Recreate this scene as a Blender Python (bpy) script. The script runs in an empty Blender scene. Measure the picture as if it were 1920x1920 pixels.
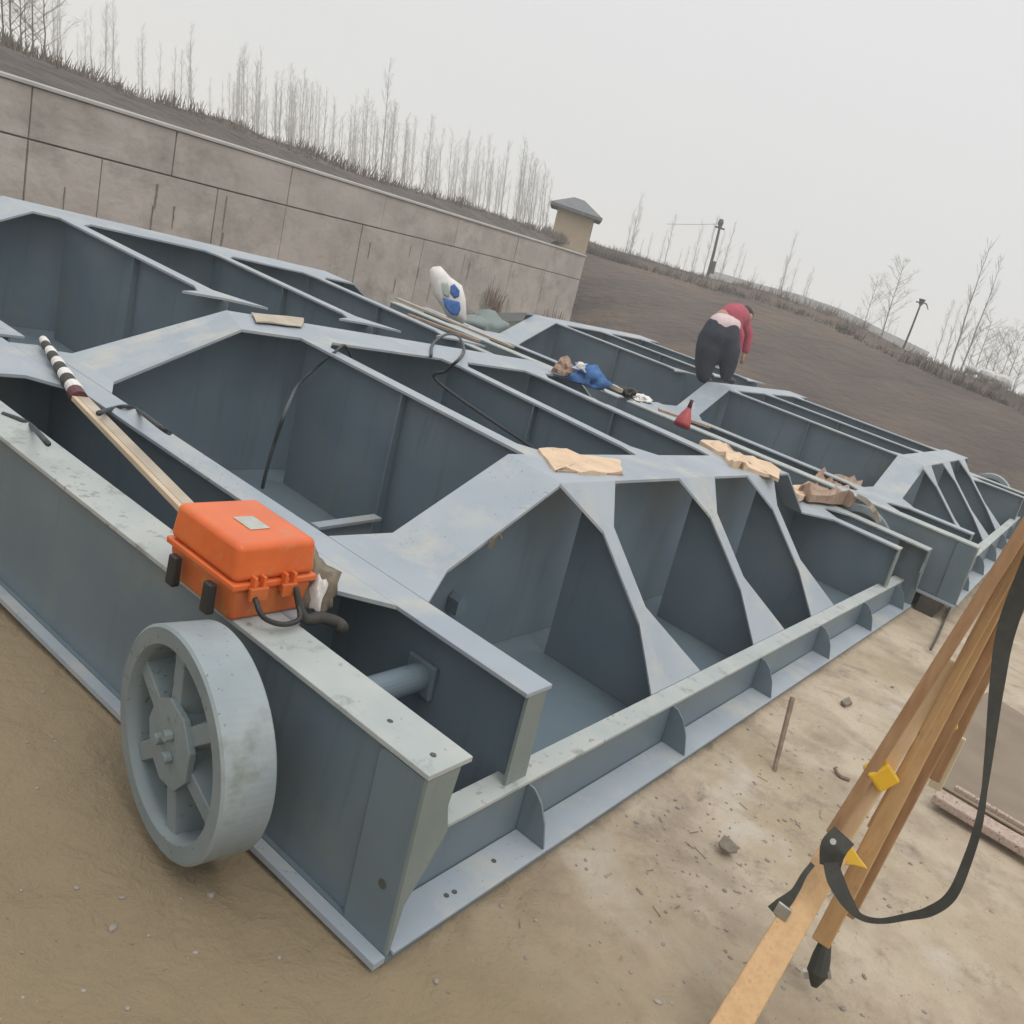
import bpy, bmesh, math, random
import numpy as np
from mathutils import Vector, Matrix, noise as mnoise
random.seed(7)
S = bpy.context.scene
COL = S.collection

# ------------------------------------------------------------------ camera, world, sun
F = 1700.0                      # focal length in pixels of a 1920 px wide frame
def _ray(x, y):
    r = np.array([x - 960.0, y - 960.0, F]); return r / np.linalg.norm(r)
_VA, _VB, _N = (-1600, -420), (2120, 860), (-500, 6850)   # vanishing points: gate height, gate width, plumb
_X = _ray(*_VB); _A = _ray(*_VA); _Z = np.cross(_X, _A); _Z /= np.linalg.norm(_Z)
if _ray(*_N) @ _Z > 0: _Z = -_Z
_Y = np.cross(_Z, _X)
RM = np.array([_X, _Y, _Z])
LEAN = -(RM @ _ray(*_N)); LEAN = LEAN / LEAN[2]
UDIR = RM @ _A; UDIR = UDIR / UDIR[1]
CAM = np.array([-2.094, -1.166, 2.224])
cam = bpy.data.cameras.new('camera'); co = bpy.data.objects.new('camera', cam); COL.objects.link(co)
cam.sensor_width = 36; cam.sensor_fit = 'HORIZONTAL'; cam.lens = 36 * F / 1920
cam.clip_start = 0.05; cam.clip_end = 3000
m = Matrix.Identity(4)
for i in range(3):
    m[i][0] = RM[i][0]; m[i][1] = -RM[i][1]; m[i][2] = -RM[i][2]; m[i][3] = CAM[i]
co.matrix_world = m
S.camera = co

W = bpy.data.worlds.new('World'); S.world = W; W.use_nodes = True
nt = W.node_tree; nt.nodes.clear()
def N(t, **k):
    n = nt.nodes.new(t)
    for a, b in k.items(): setattr(n, a, b)
    return n
out = N('ShaderNodeOutputWorld'); bg = N('ShaderNodeBackground')
tc = N('ShaderNodeTexCoord'); sep = N('ShaderNodeSeparateXYZ')
nt.links.new(tc.outputs['Generated'], sep.inputs[0])
ramp = N('ShaderNodeValToRGB')          # overcast sky: pale at the horizon, brighter towards the zenith
e = ramp.color_ramp.elements
e[0].position = 0.0; e[0].color = (0.40, 0.39, 0.37, 1)
e[1].position = 1.0; e[1].color = (0.96, 0.98, 1.0, 1)
a = ramp.color_ramp.elements.new(0.02); a.color = (0.43, 0.425, 0.415, 1)
a = ramp.color_ramp.elements.new(0.35); a.color = (0.47, 0.47, 0.465, 1)
nt.links.new(sep.outputs['Z'], ramp.inputs[0])
sky = N('ShaderNodeTexSky', sky_type='NISHITA'); sky.sun_disc = False
SUN_EL, SUN_AZ = math.radians(62), math.radians(200)
sky.sun_elevation = SUN_EL; sky.sun_rotation = SUN_AZ
sc1 = N('ShaderNodeMix', data_type='RGBA', blend_type='MULTIPLY'); sc1.inputs['Factor'].default_value = 1
nt.links.new(sky.outputs[0], sc1.inputs['A']); sc1.inputs['B'].default_value = (0.05, 0.05, 0.05, 1)
sc2 = N('ShaderNodeMix', data_type='RGBA'); sc2.inputs['Factor'].default_value = 0.93
nt.links.new(sc1.outputs['Result'], sc2.inputs['A']); nt.links.new(ramp.outputs[0], sc2.inputs['B'])
nt.links.new(sc2.outputs['Result'], bg.inputs['Color']); bg.inputs['Strength'].default_value = 1.80
nt.links.new(bg.outputs[0], out.inputs['Surface'])
sl = bpy.data.lights.new('sun', 'SUN'); sl.energy = 0.8; sl.angle = math.radians(25); sl.color = (1, 0.97, 0.92)
so = bpy.data.objects.new('sun', sl); COL.objects.link(so)
so.rotation_euler = (math.pi / 2 - SUN_EL, 0, math.radians(-20)); so.location = (0, 0, 30)
S.view_settings.view_transform = 'Standard'; S.view_settings.look = 'None'
S.view_settings.exposure = 0; S.view_settings.gamma = 1; S.view_settings.use_curve_mapping = False
S.render.engine = 'CYCLES'
S.cycles.max_bounces = 7; S.cycles.diffuse_bounces = 4; S.cycles.volume_bounces = 2
S.cycles.use_denoising = True

# ------------------------------------------------------------------ geometry helpers
BASIS = np.array([[1, 0, 0], UDIR, LEAN]).T
def Q(v, u, z):                       # yard frame -> world
    return Vector(BASIS @ np.array([v, u, z], float))
def ray(px, py): return RM @ _ray(px, py)
def at(px, py, D): return Vector(CAM + ray(px, py) * D)
def onz(px, py, z=0.0):
    r = ray(px, py); return Vector(CAM + r * ((z - CAM[2]) / r[2]))
def hd(px, py, D):                    # point on the ray at horizontal distance D
    r = ray(px, py); return Vector(CAM + r * (D / math.hypot(r[0], r[1])))

ORG = {}
def empty(name, loc, label=None, cat=None, group=None):
    o = bpy.data.objects.new(name, None); COL.objects.link(o); o.location = loc; o.empty_display_size = 0.2
    ORG[o.name] = Vector(loc)
    tag(o, label, cat, group); return o
def tag(o, label=None, cat=None, group=None, kind=None):
    if label: o['label'] = label
    if cat: o['category'] = cat
    if group: o['group'] = group
    if kind: o['kind'] = kind
    return o
def mk(name, verts, faces, mat, parent=None, smooth=False, bevel=0.0, label=None):
    me = bpy.data.meshes.new(name)
    if parent is not None:
        org = ORG[parent.name]
    else:
        org = Vector(verts[0]) * 0
    me.from_pydata([tuple(Vector(v) - org) for v in verts], [], faces)
    bm = bmesh.new(); bm.from_mesh(me); bmesh.ops.recalc_face_normals(bm, faces=bm.faces); bm.to_mesh(me); bm.free()
    me.materials.append(mat)
    if smooth: me.shade_smooth()
    o = bpy.data.objects.new(name, me); COL.objects.link(o)
    ORG[o.name] = org
    if parent is not None: o.parent = parent
    if bevel:
        b = o.modifiers.new('bevel', 'BEVEL'); b.width = bevel; b.segments = 2; b.limit_method = 'ANGLE'
    if label: o['label'] = label
    return o
class MB:
    def __init__(s): s.v = []; s.f = []
    def add(s, vs, fs):
        n = len(s.v); s.v += [Vector(x) for x in vs]; s.f += [[i + n for i in f] for f in fs]
    def prism(s, top, bot):           # two matching loops
        n = len(top)
        s.add(list(top) + list(bot), [list(range(n)), list(range(2 * n - 1, n - 1, -1))] +
              [[i, (i + 1) % n, n + (i + 1) % n, n + i] for i in range(n)])
    def box8(s, c):                   # 8 corners: 4 bottom, 4 top
        s.add(c, [[0, 3, 2, 1], [4, 5, 6, 7], [0, 1, 5, 4], [1, 2, 6, 5], [2, 3, 7, 6], [3, 0, 4, 7]])
    def bar(s, p, q, w, h, side=None, tw=None, th=None):  # box from p to q, width w along side
        p, q = Vector(p), Vector(q); d = (q - p).normalized()
        sd = Vector(side) if side is not None else d.cross(Vector((0, 0, 1)))
        sd = (sd - d * sd.dot(d)).normalized(); up = d.cross(sd).normalized()
        tw = tw or w; th = th or h
        a = [p - sd * w / 2 - up * h / 2, p + sd * w / 2 - up * h / 2, p + sd * w / 2 + up * h / 2, p - sd * w / 2 + up * h / 2]
        b = [q - sd * tw / 2 - up * th / 2, q + sd * tw / 2 - up * th / 2, q + sd * tw / 2 + up * th / 2, q - sd * tw / 2 + up * th / 2]
        s.prism(a, b)
    def tube(s, pts, rad, n=8, cap=True):
        pts = [Vector(p) for p in pts]; rings = []
        if not hasattr(rad, '__len__'): rad = [rad] * len(pts)
        ref = Vector((0.3, 0.2, 0.9))
        for i, p in enumerate(pts):
            d = (pts[min(i + 1, len(pts) - 1)] - pts[max(i - 1, 0)]).normalized()
            a = d.cross(ref)
            if a.length < 1e-3: a = d.cross(Vector((1, 0, 0)))
            a.normalize(); b = d.cross(a)
            ref = a.cross(d) if True else ref
            rings.append([p + (a * math.cos(2 * math.pi * k / n) + b * math.sin(2 * math.pi * k / n)) * rad[i] for k in range(n)])
        vs = [x for r in rings for x in r]; fs = []
        for i in range(len(pts) - 1):
            for k in range(n):
                fs.append([i * n + k, i * n + (k + 1) % n, (i + 1) * n + (k + 1) % n, (i + 1) * n + k])
        if cap: fs += [list(range(n))[::-1], [(len(pts) - 1) * n + k for k in range(n)]]
        s.add(vs, fs)
    def build(s, name, mat, parent=None, **k): return mk(name, s.v, s.f, mat, parent, **k)
def smooth_path(pts, k=6):
    pts = [Vector(p) for p in pts]; o = []
    P = [pts[0] * 2 - pts[1]] + pts + [pts[-1] * 2 - pts[-2]]
    for i in range(1, len(P) - 2):
        for j in range(k):
            t = j / k; a, b, c, d = P[i - 1], P[i], P[i + 1], P[i + 2]
            o.append(0.5 * ((2 * b) + (c - a) * t + (2 * a - 5 * b + 4 * c - d) * t * t + (3 * b - a - 3 * c + d) * t ** 3))
    o.append(pts[-1]); return o

# ------------------------------------------------------------------ materials
def material(name, c1, c2=None, rough=0.6, scale=3.0, detail=6, bump=0.0, bscale=40, c3=None, c3scale=12, c3lo=0.58, c3hi=0.7,
             stretch=None, metal=0.0, spec=0.5, local=False, bdist=0.01, coat=0.0, specks=None, sp_scale=45, sp_lo=0.66, streak=None):
    mt = bpy.data.materials.new(name); mt.use_nodes = True; t = mt.node_tree; n = t.nodes; L = t.links
    bs = n['Principled BSDF']; bs.inputs['Roughness'].default_value = rough; bs.inputs['Metallic'].default_value = metal
    bs.inputs['Specular IOR Level'].default_value = spec
    if coat: bs.inputs['Coat Weight'].default_value = coat; bs.inputs['Coat Roughness'].default_value = 0.2
    if local:
        tcn = n.new('ShaderNodeTexCoord'); src = tcn.outputs['Object']
    else:
        g = n.new('ShaderNodeNewGeometry'); src = g.outputs['Position']
    if stretch:
        mp = n.new('ShaderNodeMapping'); mp.inputs['Scale'].default_value = stretch; L.new(src, mp.inputs[0]); src = mp.outputs[0]
    if c2 is None: c2 = c1
    nz = n.new('ShaderNodeTexNoise'); nz.inputs['Scale'].default_value = scale; nz.inputs['Detail'].default_value = detail
    L.new(src, nz.inputs['Vector'])
    r = n.new('ShaderNodeValToRGB'); r.color_ramp.elements[0].position = 0.35; r.color_ramp.elements[1].position = 0.68
    r.color_ramp.elements[0].color = (*c1, 1); r.color_ramp.elements[1].color = (*c2, 1)
    L.new(nz.outputs['Fac'], r.inputs[0]); colr = r.outputs[0]
    if c3 is not None:
        n2 = n.new('ShaderNodeTexNoise'); n2.inputs['Scale'].default_value = c3scale; n2.inputs['Detail'].default_value = 8
        n2.inputs['Roughness'].default_value = 0.65
        L.new(src, n2.inputs['Vector'])
        mr = n.new('ShaderNodeMapRange'); mr.inputs['From Min'].default_value = c3lo; mr.inputs['From Max'].default_value = c3hi
        L.new(n2.outputs['Fac'], mr.inputs['Value'])
        mx = n.new('ShaderNodeMix'); mx.data_type = 'RGBA'; L.new(mr.outputs[0], mx.inputs['Factor'])
        L.new(colr, mx.inputs['A']); mx.inputs['B'].default_value = (*c3, 1); colr = mx.outputs['Result']
    if streak is not None:            # faint run marks down upright faces
        mp2 = n.new('ShaderNodeMapping'); mp2.inputs['Scale'].default_value = (14, 14, 0.9); L.new(src, mp2.inputs[0])
        n4 = n.new('ShaderNodeTexNoise'); n4.inputs['Scale'].default_value = 1.0; n4.inputs['Detail'].default_value = 4; L.new(mp2.outputs[0], n4.inputs['Vector'])
        m4 = n.new('ShaderNodeMapRange'); m4.inputs['From Min'].default_value = 0.58; m4.inputs['From Max'].default_value = 0.80; m4.inputs['To Max'].default_value = 0.6; L.new(n4.outputs['Fac'], m4.inputs['Value'])
        mx = n.new('ShaderNodeMix'); mx.data_type = 'RGBA'; L.new(m4.outputs[0], mx.inputs['Factor']); L.new(colr, mx.inputs['A']); mx.inputs['B'].default_value = (*streak, 1); colr = mx.outputs['Result']
    if specks is not None:            # splashes and chips
        n5 = n.new('ShaderNodeTexNoise'); n5.inputs['Scale'].default_value = sp_scale; n5.inputs['Detail'].default_value = 3; L.new(src, n5.inputs['Vector'])
        n6 = n.new('ShaderNodeTexNoise'); n6.inputs['Scale'].default_value = 1.7; n6.inputs['Detail'].default_value = 3; L.new(src, n6.inputs['Vector'])
        ad = n.new('ShaderNodeMath'); ad.operation = 'MULTIPLY_ADD'; L.new(n6.outputs['Fac'], ad.inputs[0]); ad.inputs[1].default_value = 0.35; L.new(n5.outputs['Fac'], ad.inputs[2])
        m5 = n.new('ShaderNodeMapRange'); m5.inputs['From Min'].default_value = sp_lo + 0.19; m5.inputs['From Max'].default_value = sp_lo + 0.24; m5.inputs['To Max'].default_value = 0.75; L.new(ad.outputs[0], m5.inputs['Value'])
        mx = n.new('ShaderNodeMix'); mx.data_type = 'RGBA'; L.new(m5.outputs[0], mx.inputs['Factor']); L.new(colr, mx.inputs['A']); mx.inputs['B'].default_value = (*specks, 1); colr = mx.outputs['Result']
    L.new(colr, bs.inputs['Base Color'])
    rr = n.new('ShaderNodeMapRange'); rr.inputs['To Min'].default_value = max(0.05, rough - 0.1); rr.inputs['To Max'].default_value = min(1, rough + 0.12)
    L.new(nz.outputs['Fac'], rr.inputs['Value']); L.new(rr.outputs[0], bs.inputs['Roughness'])
    if bump:
        n3 = n.new('ShaderNodeTexNoise'); n3.inputs['Scale'].default_value = bscale; n3.inputs['Detail'].default_value = 7
        L.new(src, n3.inputs['Vector'])
        bp = n.new('ShaderNodeBump'); bp.inputs['Strength'].default_value = bump; bp.inputs['Distance'].default_value = bdist
        L.new(n3.outputs['Fac'], bp.inputs['Height']); L.new(bp.outputs[0], bs.inputs['Normal'])
    return mt
M = {}
M['web'] = material('shaded_steel_paint', (0.108, 0.148, 0.176), (0.140, 0.182, 0.208), 0.40, 1.6, streak=(0.075, 0.105, 0.125), specks=(0.17, 0.17, 0.15), bump=0.14, bscale=2.4, c3=(0.155, 0.18, 0.18), c3scale=2.2, c3lo=0.56, c3hi=0.75, bdist=0.03)  # same gate paint as the flanges, darkened to carry the shade in the bays
M['flange'] = material('toplit_steel_paint', (0.265, 0.302, 0.338), (0.32, 0.352, 0.38), 0.46, 2.2, specks=(0.17, 0.165, 0.14), bump=0.10, bscale=5, c3=(0.39, 0.385, 0.345), c3scale=2.6, c3lo=0.50, c3hi=0.68)  # same gate paint, lightened for sky light on the tops; beige patches are dust
M['dusty_toplit'] = material('dusty_toplit_steel_paint', (0.32, 0.35, 0.34), (0.40, 0.41, 0.385), 0.62, 3.5, specks=(0.20, 0.20, 0.175), sp_scale=30, sp_lo=0.655, bump=0.15, bscale=30, c3=(0.22, 0.23, 0.205), c3scale=8, c3lo=0.56, c3hi=0.70)  # settled dust, with sky light on the tops also put into the colour
M['end'] = material('greenish_steel_paint', (0.165, 0.20, 0.185), (0.20, 0.235, 0.225), 0.5, 3, specks=(0.10, 0.11, 0.095), streak=(0.12, 0.14, 0.12), bump=0.08, bscale=8, c3=(0.14, 0.16, 0.155), c3scale=6, c3lo=0.6, c3hi=0.8)
M['wheelp'] = material('cast_wheel_paint', (0.155, 0.19, 0.20), (0.20, 0.235, 0.24), 0.5, 5, bump=0.2, bscale=60, specks=(0.09, 0.09, 0.075), c3=(0.11, 0.125, 0.105), c3scale=5, c3lo=0.6, c3hi=0.75, bdist=0.004)
M['tread'] = material('wheel_tread_paint', (0.215, 0.25, 0.265), (0.285, 0.32, 0.325), 0.45, 4, specks=(0.10, 0.10, 0.08), bump=0.1, bscale=40, c3=(0.14, 0.155, 0.12), c3scale=4.2, c3lo=0.55, c3hi=0.75, bdist=0.004)
M['orange'] = material('orange_plastic', (0.58, 0.105, 0.018), (0.66, 0.135, 0.026), 0.33, 6, c3=(0.50, 0.20, 0.085), c3scale=14, c3lo=0.56, c3hi=0.75, bump=0.12, bscale=140, bdist=0.002, local=True)
M['orange_old'] = material('scuffed_orange_plastic', (0.52, 0.10, 0.018), (0.47, 0.125, 0.026), 0.42, 9, c3=(0.45, 0.20, 0.03), c3scale=18, bump=0.1, bscale=90, local=True)
M['black'] = material('black_plastic', (0.012, 0.012, 0.012), (0.02, 0.02, 0.018), 0.45, 8)
M['plate'] = material('worn_name_plate', (0.33, 0.34, 0.30), (0.42, 0.43, 0.38), 0.4, 30, local=True)
M['hole'] = material('dark_hole', (0.05, 0.055, 0.05), (0.09, 0.09, 0.08), 0.9, 40)
M['wood'] = material('bare_wood', (0.45, 0.265, 0.115), (0.56, 0.355, 0.17), 0.55, 4, stretch=(9, 9, 2), bump=0.15, bscale=12, c3=(0.30, 0.16, 0.07), c3scale=4, c3lo=0.55, c3hi=0.75, bdist=0.004)
M['wood_pale'] = material('pale_wood', (0.58, 0.40, 0.22), (0.66, 0.47, 0.28), 0.55, 4, stretch=(9, 9, 2), bump=0.1, bscale=12, bdist=0.004)
M['wood_dark'] = material('brown_varnished_wood', (0.30, 0.165, 0.08), (0.40, 0.235, 0.12), 0.4, 4, stretch=(9, 9, 2), bump=0.15, bscale=12, bdist=0.004)
M['lath'] = material('weathered_lath', (0.36, 0.30, 0.23), (0.45, 0.38, 0.30), 0.7, 6, bump=0.15, bscale=50, bdist=0.004)
M['lath_edge'] = material('lath_edge_wood', (0.50, 0.38, 0.26), (0.56, 0.44, 0.31), 0.7, 6)
M['plank'] = material('weathered_plank', (0.34, 0.25, 0.20), (0.52, 0.41, 0.34), 0.8, 5, stretch=(3, 9, 9), bump=0.5, bscale=14, c3=(0.18, 0.12, 0.085), c3scale=5, c3lo=0.55, c3hi=0.65, bdist=0.02)
M['ply'] = material('dark_plywood', (0.185, 0.140, 0.095), (0.24, 0.185, 0.13), 0.8, 3, c3=(0.2, 0.17, 0.13), c3scale=6)
M['yellow'] = material('yellow_paint', (0.72, 0.42, 0.02), (0.62, 0.36, 0.03), 0.4, 9)
M['strap'] = material('dark_webbing_strap', (0.028, 0.028, 0.022), (0.045, 0.042, 0.033), 0.75, 30, bump=0.4, bscale=300, bdist=0.002)
M['buckle'] = material('steel_buckle', (0.4, 0.4, 0.38), (0.5, 0.5, 0.48), 0.35, 20, metal=0.8)
M['rubber'] = material('black_rubber_cable', (0.02, 0.024, 0.028), (0.03, 0.034, 0.038), 0.5, 12)
M['white'] = material('white_woven_plastic', (0.62, 0.58, 0.54), (0.70, 0.67, 0.64), 0.6, 12, bump=0.3, bscale=30)
M['blue'] = material('blue_print', (0.03, 0.10, 0.32), (0.06, 0.17, 0.42), 0.6, 18)
M['blue_pale'] = material('pale_blue_cloth', (0.30, 0.40, 0.60), (0.45, 0.55, 0.72), 0.8, 18)
M['blue_cloth'] = material('blue_cloth', (0.03, 0.09, 0.24), (0.06, 0.16, 0.36), 0.85, 14, bump=0.3, bscale=40)
M['red'] = material('red_plastic', (0.30, 0.03, 0.035), (0.40, 0.05, 0.05), 0.45, 14)
M['board'] = material('torn_cardboard', (0.56, 0.40, 0.27), (0.66, 0.49, 0.34), 0.85, 6, bump=0.3, bscale=50, c3=(0.40, 0.26, 0.16), c3scale=11, c3lo=0.6, c3hi=0.75)
M['board_dark'] = material('dark_brown_cardboard', (0.26, 0.17, 0.115), (0.38, 0.26, 0.19), 0.85, 10, bump=0.4, bscale=30)
M['concrete'] = material('stained_concrete', (0.32, 0.285, 0.258), (0.41, 0.37, 0.335), 0.9, 1.1, stretch=(1, 1, 1.4), bump=0.5, bscale=7, c3=(0.23, 0.215, 0.19), c3scale=1.2, c3lo=0.50, c3hi=0.72, bdist=0.03)
M['coping'] = material('pale_concrete_coping', (0.34, 0.32, 0.30), (0.42, 0.40, 0.375), 0.9, 2)
M['stain'] = material('rust_stain', (0.14, 0.115, 0.095), (0.19, 0.16, 0.135), 0.9, 4)
M['bank'] = material('brown_earth_bank', (0.056, 0.039, 0.030), (0.098, 0.070, 0.052), 0.95, 0.35, detail=9, bump=1.0, bscale=1.5, c3=(0.125, 0.085, 0.052), c3scale=0.16, c3lo=0.5, c3hi=0.7, bdist=0.3)
M['scrub'] = material('dry_grass_bank', (0.07, 0.058, 0.046), (0.125, 0.103, 0.082), 0.95, 0.7, detail=9, bump=0.9, bscale=3, c3=(0.06, 0.052, 0.045), c3scale=1.5, c3lo=0.5, c3hi=0.65, bdist=0.3)
M['bark'] = material('grey_bark', (0.10, 0.09, 0.08), (0.13, 0.12, 0.105), 0.9, 4)
M['hutwall'] = material('tan_render', (0.40, 0.32, 0.22), (0.46, 0.38, 0.27), 0.9, 2)
M['slate'] = material('grey_roof_tiles', (0.11, 0.115, 0.12), (0.16, 0.165, 0.17), 0.8, 5)
M['hazed_bark'] = material('haze_paled_bark', (0.23, 0.22, 0.205), (0.29, 0.28, 0.265), 0.9, 4)  # bark paled so part of the distance haze sits in the colour
M['pole'] = material('weathered_pole', (0.06, 0.055, 0.05), (0.09, 0.085, 0.08), 0.8, 5)
M['trouser'] = material('dark_navy_trousers', (0.025, 0.029, 0.042), (0.035, 0.04, 0.055), 0.9, 20, bump=0.4, bscale=14, bdist=0.02)
M['jacket'] = material('faded_red_jacket', (0.33, 0.055, 0.085), (0.42, 0.09, 0.12), 0.85, 9, bump=0.3, bscale=12, bdist=0.02)
M['hem'] = material('pale_pink_shirt', (0.60, 0.46, 0.46), (0.66, 0.52, 0.52), 0.85, 9)
M['skin'] = material('skin', (0.40, 0.23, 0.16), (0.44, 0.26, 0.18), 0.6, 9)
M['hair'] = material('black_hair', (0.012, 0.011, 0.01), (0.02, 0.018, 0.016), 0.6, 60)
M['twig'] = material('dry_twig', (0.16, 0.115, 0.085), (0.24, 0.18, 0.13), 0.9, 30)
M['chip'] = material('rusty_steel_scrap', (0.14, 0.115, 0.085), (0.22, 0.18, 0.13), 0.8, 30)
M['stone'] = material('grey_stone', (0.20, 0.18, 0.155), (0.32, 0.29, 0.25), 0.9, 9)
M['timber'] = material('dark_bearer_timber', (0.045, 0.038, 0.03), (0.08, 0.065, 0.05), 0.9, 5)
M['pale_rail'] = material('pale_parapet_concrete', (0.42, 0.41, 0.39), (0.5, 0.49, 0.47), 0.9, 1)
M['straw'] = material('dry_straw', (0.42, 0.35, 0.22), (0.5, 0.42, 0.27), 0.9, 9)

def ground_material():
    mt = bpy.data.materials.new('sandy_mud'); mt.use_nodes = True; t = mt.node_tree; n = t.nodes; L = t.links
    bs = n['Principled BSDF']; bs.inputs['Roughness'].default_value = 0.85
    g = n.new('ShaderNodeNewGeometry').outputs['Position']
    def nz(s, d=8, r=0.6, dist=0.0):
        x = n.new('ShaderNodeTexNoise'); x.inputs['Scale'].default_value = s; x.inputs['Detail'].default_value = d
        x.inputs['Roughness'].default_value = r; x.inputs['Distortion'].default_value = dist; L.new(g, x.inputs['Vector']); return x.outputs['Fac']
    def mr(x, lo, hi):
        q = n.new('ShaderNodeMapRange'); q.inputs['From Min'].default_value = lo; q.inputs['From Max'].default_value = hi; L.new(x, q.inputs['Value']); return q.outputs[0]
    def mix(f, a, b):
        q = n.new('ShaderNodeMix'); q.data_type = 'RGBA'; L.new(f, q.inputs['Factor'])
        for s, x in (('A', a), ('B', b)):
            if isinstance(x, tuple): q.inputs[s].default_value = (*x, 1)
            else: L.new(x, q.inputs[s])
        return q.outputs['Result']
    c = mix(mr(nz(0.8, 6), 0.36, 0.64), (0.34, 0.266, 0.172), (0.48, 0.395, 0.295))
    c = mix(mr(nz(1.7, 9, 0.62, 0.2), 0.48, 0.70), c, (0.28, 0.215, 0.15))
    c = mix(mr(nz(4.0, 12, 0.72, 0.3), 0.53, 0.72), c, (0.21, 0.16, 0.115))
    c = mix(mr(nz(1.3, 4), 0.58, 0.70), c, (0.48, 0.42, 0.34))
    sx = n.new('ShaderNodeSeparateXYZ'); L.new(g, sx.inputs[0]); ad = n.new('ShaderNodeMath'); ad.operation = 'MULTIPLY_ADD'   # clay patch round the near corner
    L.new(nz(1.1, 5), ad.inputs[0]); ad.inputs[1].default_value = -1.6; L.new(sx.outputs['X'], ad.inputs[2])
    c = mix(mr(ad.outputs[0], 0.7, -0.7), c, (0.24, 0.182, 0.108))
    c = mix(mr(nz(42, 6, 0.7), 0.63, 0.72), c, (0.11, 0.085, 0.06))
    L.new(c, bs.inputs['Base Color'])
    h = n.new('ShaderNodeMath'); h.operation = 'MULTIPLY_ADD'; L.new(nz(7, 10, 0.62, 0.4), h.inputs[0]); h.inputs[1].default_value = 1.0
    L.new(nz(60, 6, 0.7), (k := n.new('ShaderNodeMath')).inputs[0]); k.operation = 'MULTIPLY'; k.inputs[1].default_value = 0.14
    L.new(k.outputs[0], h.inputs[2])
    bp = n.new('ShaderNodeBump'); bp.inputs['Strength'].default_value = 0.75; bp.inputs['Distance'].default_value = 0.05
    L.new(h.outputs[0], bp.inputs['Height']); L.new(bp.outputs[0], bs.inputs['Normal'])
    return mt
M['ground'] = ground_material()

# ------------------------------------------------------------------ ground
HX = 200.0
_fr = random.Random(31); PRINTS = []
for _w in range(9):
    _x, _y, _a = _fr.uniform(-2.2, 7.5), _fr.uniform(-2.4, -0.5), _fr.uniform(0, 6.28)
    for _k in range(_fr.randrange(3, 8)):
        _sd = 0.10 if _k % 2 else -0.10
        PRINTS.append((_x - math.sin(_a) * _sd, _y + math.cos(_a) * _sd, _a)); _x += math.cos(_a) * 0.55; _y += math.sin(_a) * 0.55; _a += _fr.uniform(-.2, .2)
def prints(x, y):
    d = 0.0
    for (px, py, a) in PRINTS:
        dx, dy = x - px, y - py
        if dx * dx + dy * dy > 0.05: continue
        u, v = dx * math.cos(a) + dy * math.sin(a), -dx * math.sin(a) + dy * math.cos(a)
        q = (u / 0.15) ** 2 + (v / (0.055 + 0.012 * (u > 0))) ** 2
        if q < 1: d = min(d, -0.016 * min(1, (1 - q) * 3))
        elif q < 1.9: d += 0.006 * (1.9 - q) * (q - 1) * 4
    return d
def gh(x, y):
    d = math.hypot(x - 1, y + 1)
    k = max(0.0, min(1.0, (40 - d) / 30))
    a = mnoise.fractal(Vector((x * 0.9, y * 0.9, 0)), 1.0, 2.0, 4) * 0.016 + mnoise.noise(Vector((x * 5.2, y * 5.2, 3))) * 0.007
    b = mnoise.noise(Vector((x * 2.3, y * 2.3, 9)))
    if b > 0.28: a -= (b - 0.28) * 0.05
    if -3 < x < 9 and -4 < y < 0.2:
        a += prints(x, y)
        c = mnoise.noise(Vector((x * 13, y * 13, 1))); a += 0.005 * max(0, c - 0.1) * (1.0 + 2.0 * max(0.0, mnoise.noise(Vector((x * 1.1, y * 1.1, 5)))))
    return max(-0.05, min(0.02, a)) * k - 0.012
def axis(lo, hi, c, n):
    return [c + (hi - c) * (t ** 3.6) if t >= 0 else c - (c - lo) * ((-t) ** 3.6) for t in [(-1 + 2 * i / (n - 1)) for i in range(n)]]
def build_ground():
    xs = sorted(axis(-190, 235, 1.0, 150) + [-2.6 + i * 0.033 for i in range(330)])
    ys = sorted(axis(-190, 235, -0.3, 150) + [-2.7 + i * 0.033 for i in range(90)])
    nx, ny = len(xs), len(ys)
    v = [(x, y, gh(x, y)) for y in ys for x in xs]
    f = [(j * nx + i, j * nx + i + 1, (j + 1) * nx + i + 1, (j + 1) * nx + i) for j in range(ny - 1) for i in range(nx - 1)]
    me = bpy.data.meshes.new('ground'); me.from_pydata(v, [], f); me.materials.append(M['ground']); me.shade_smooth()
    o = bpy.data.objects.new('ground', me); COL.objects.link(o); tag(o, kind='structure')
build_ground()

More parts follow.
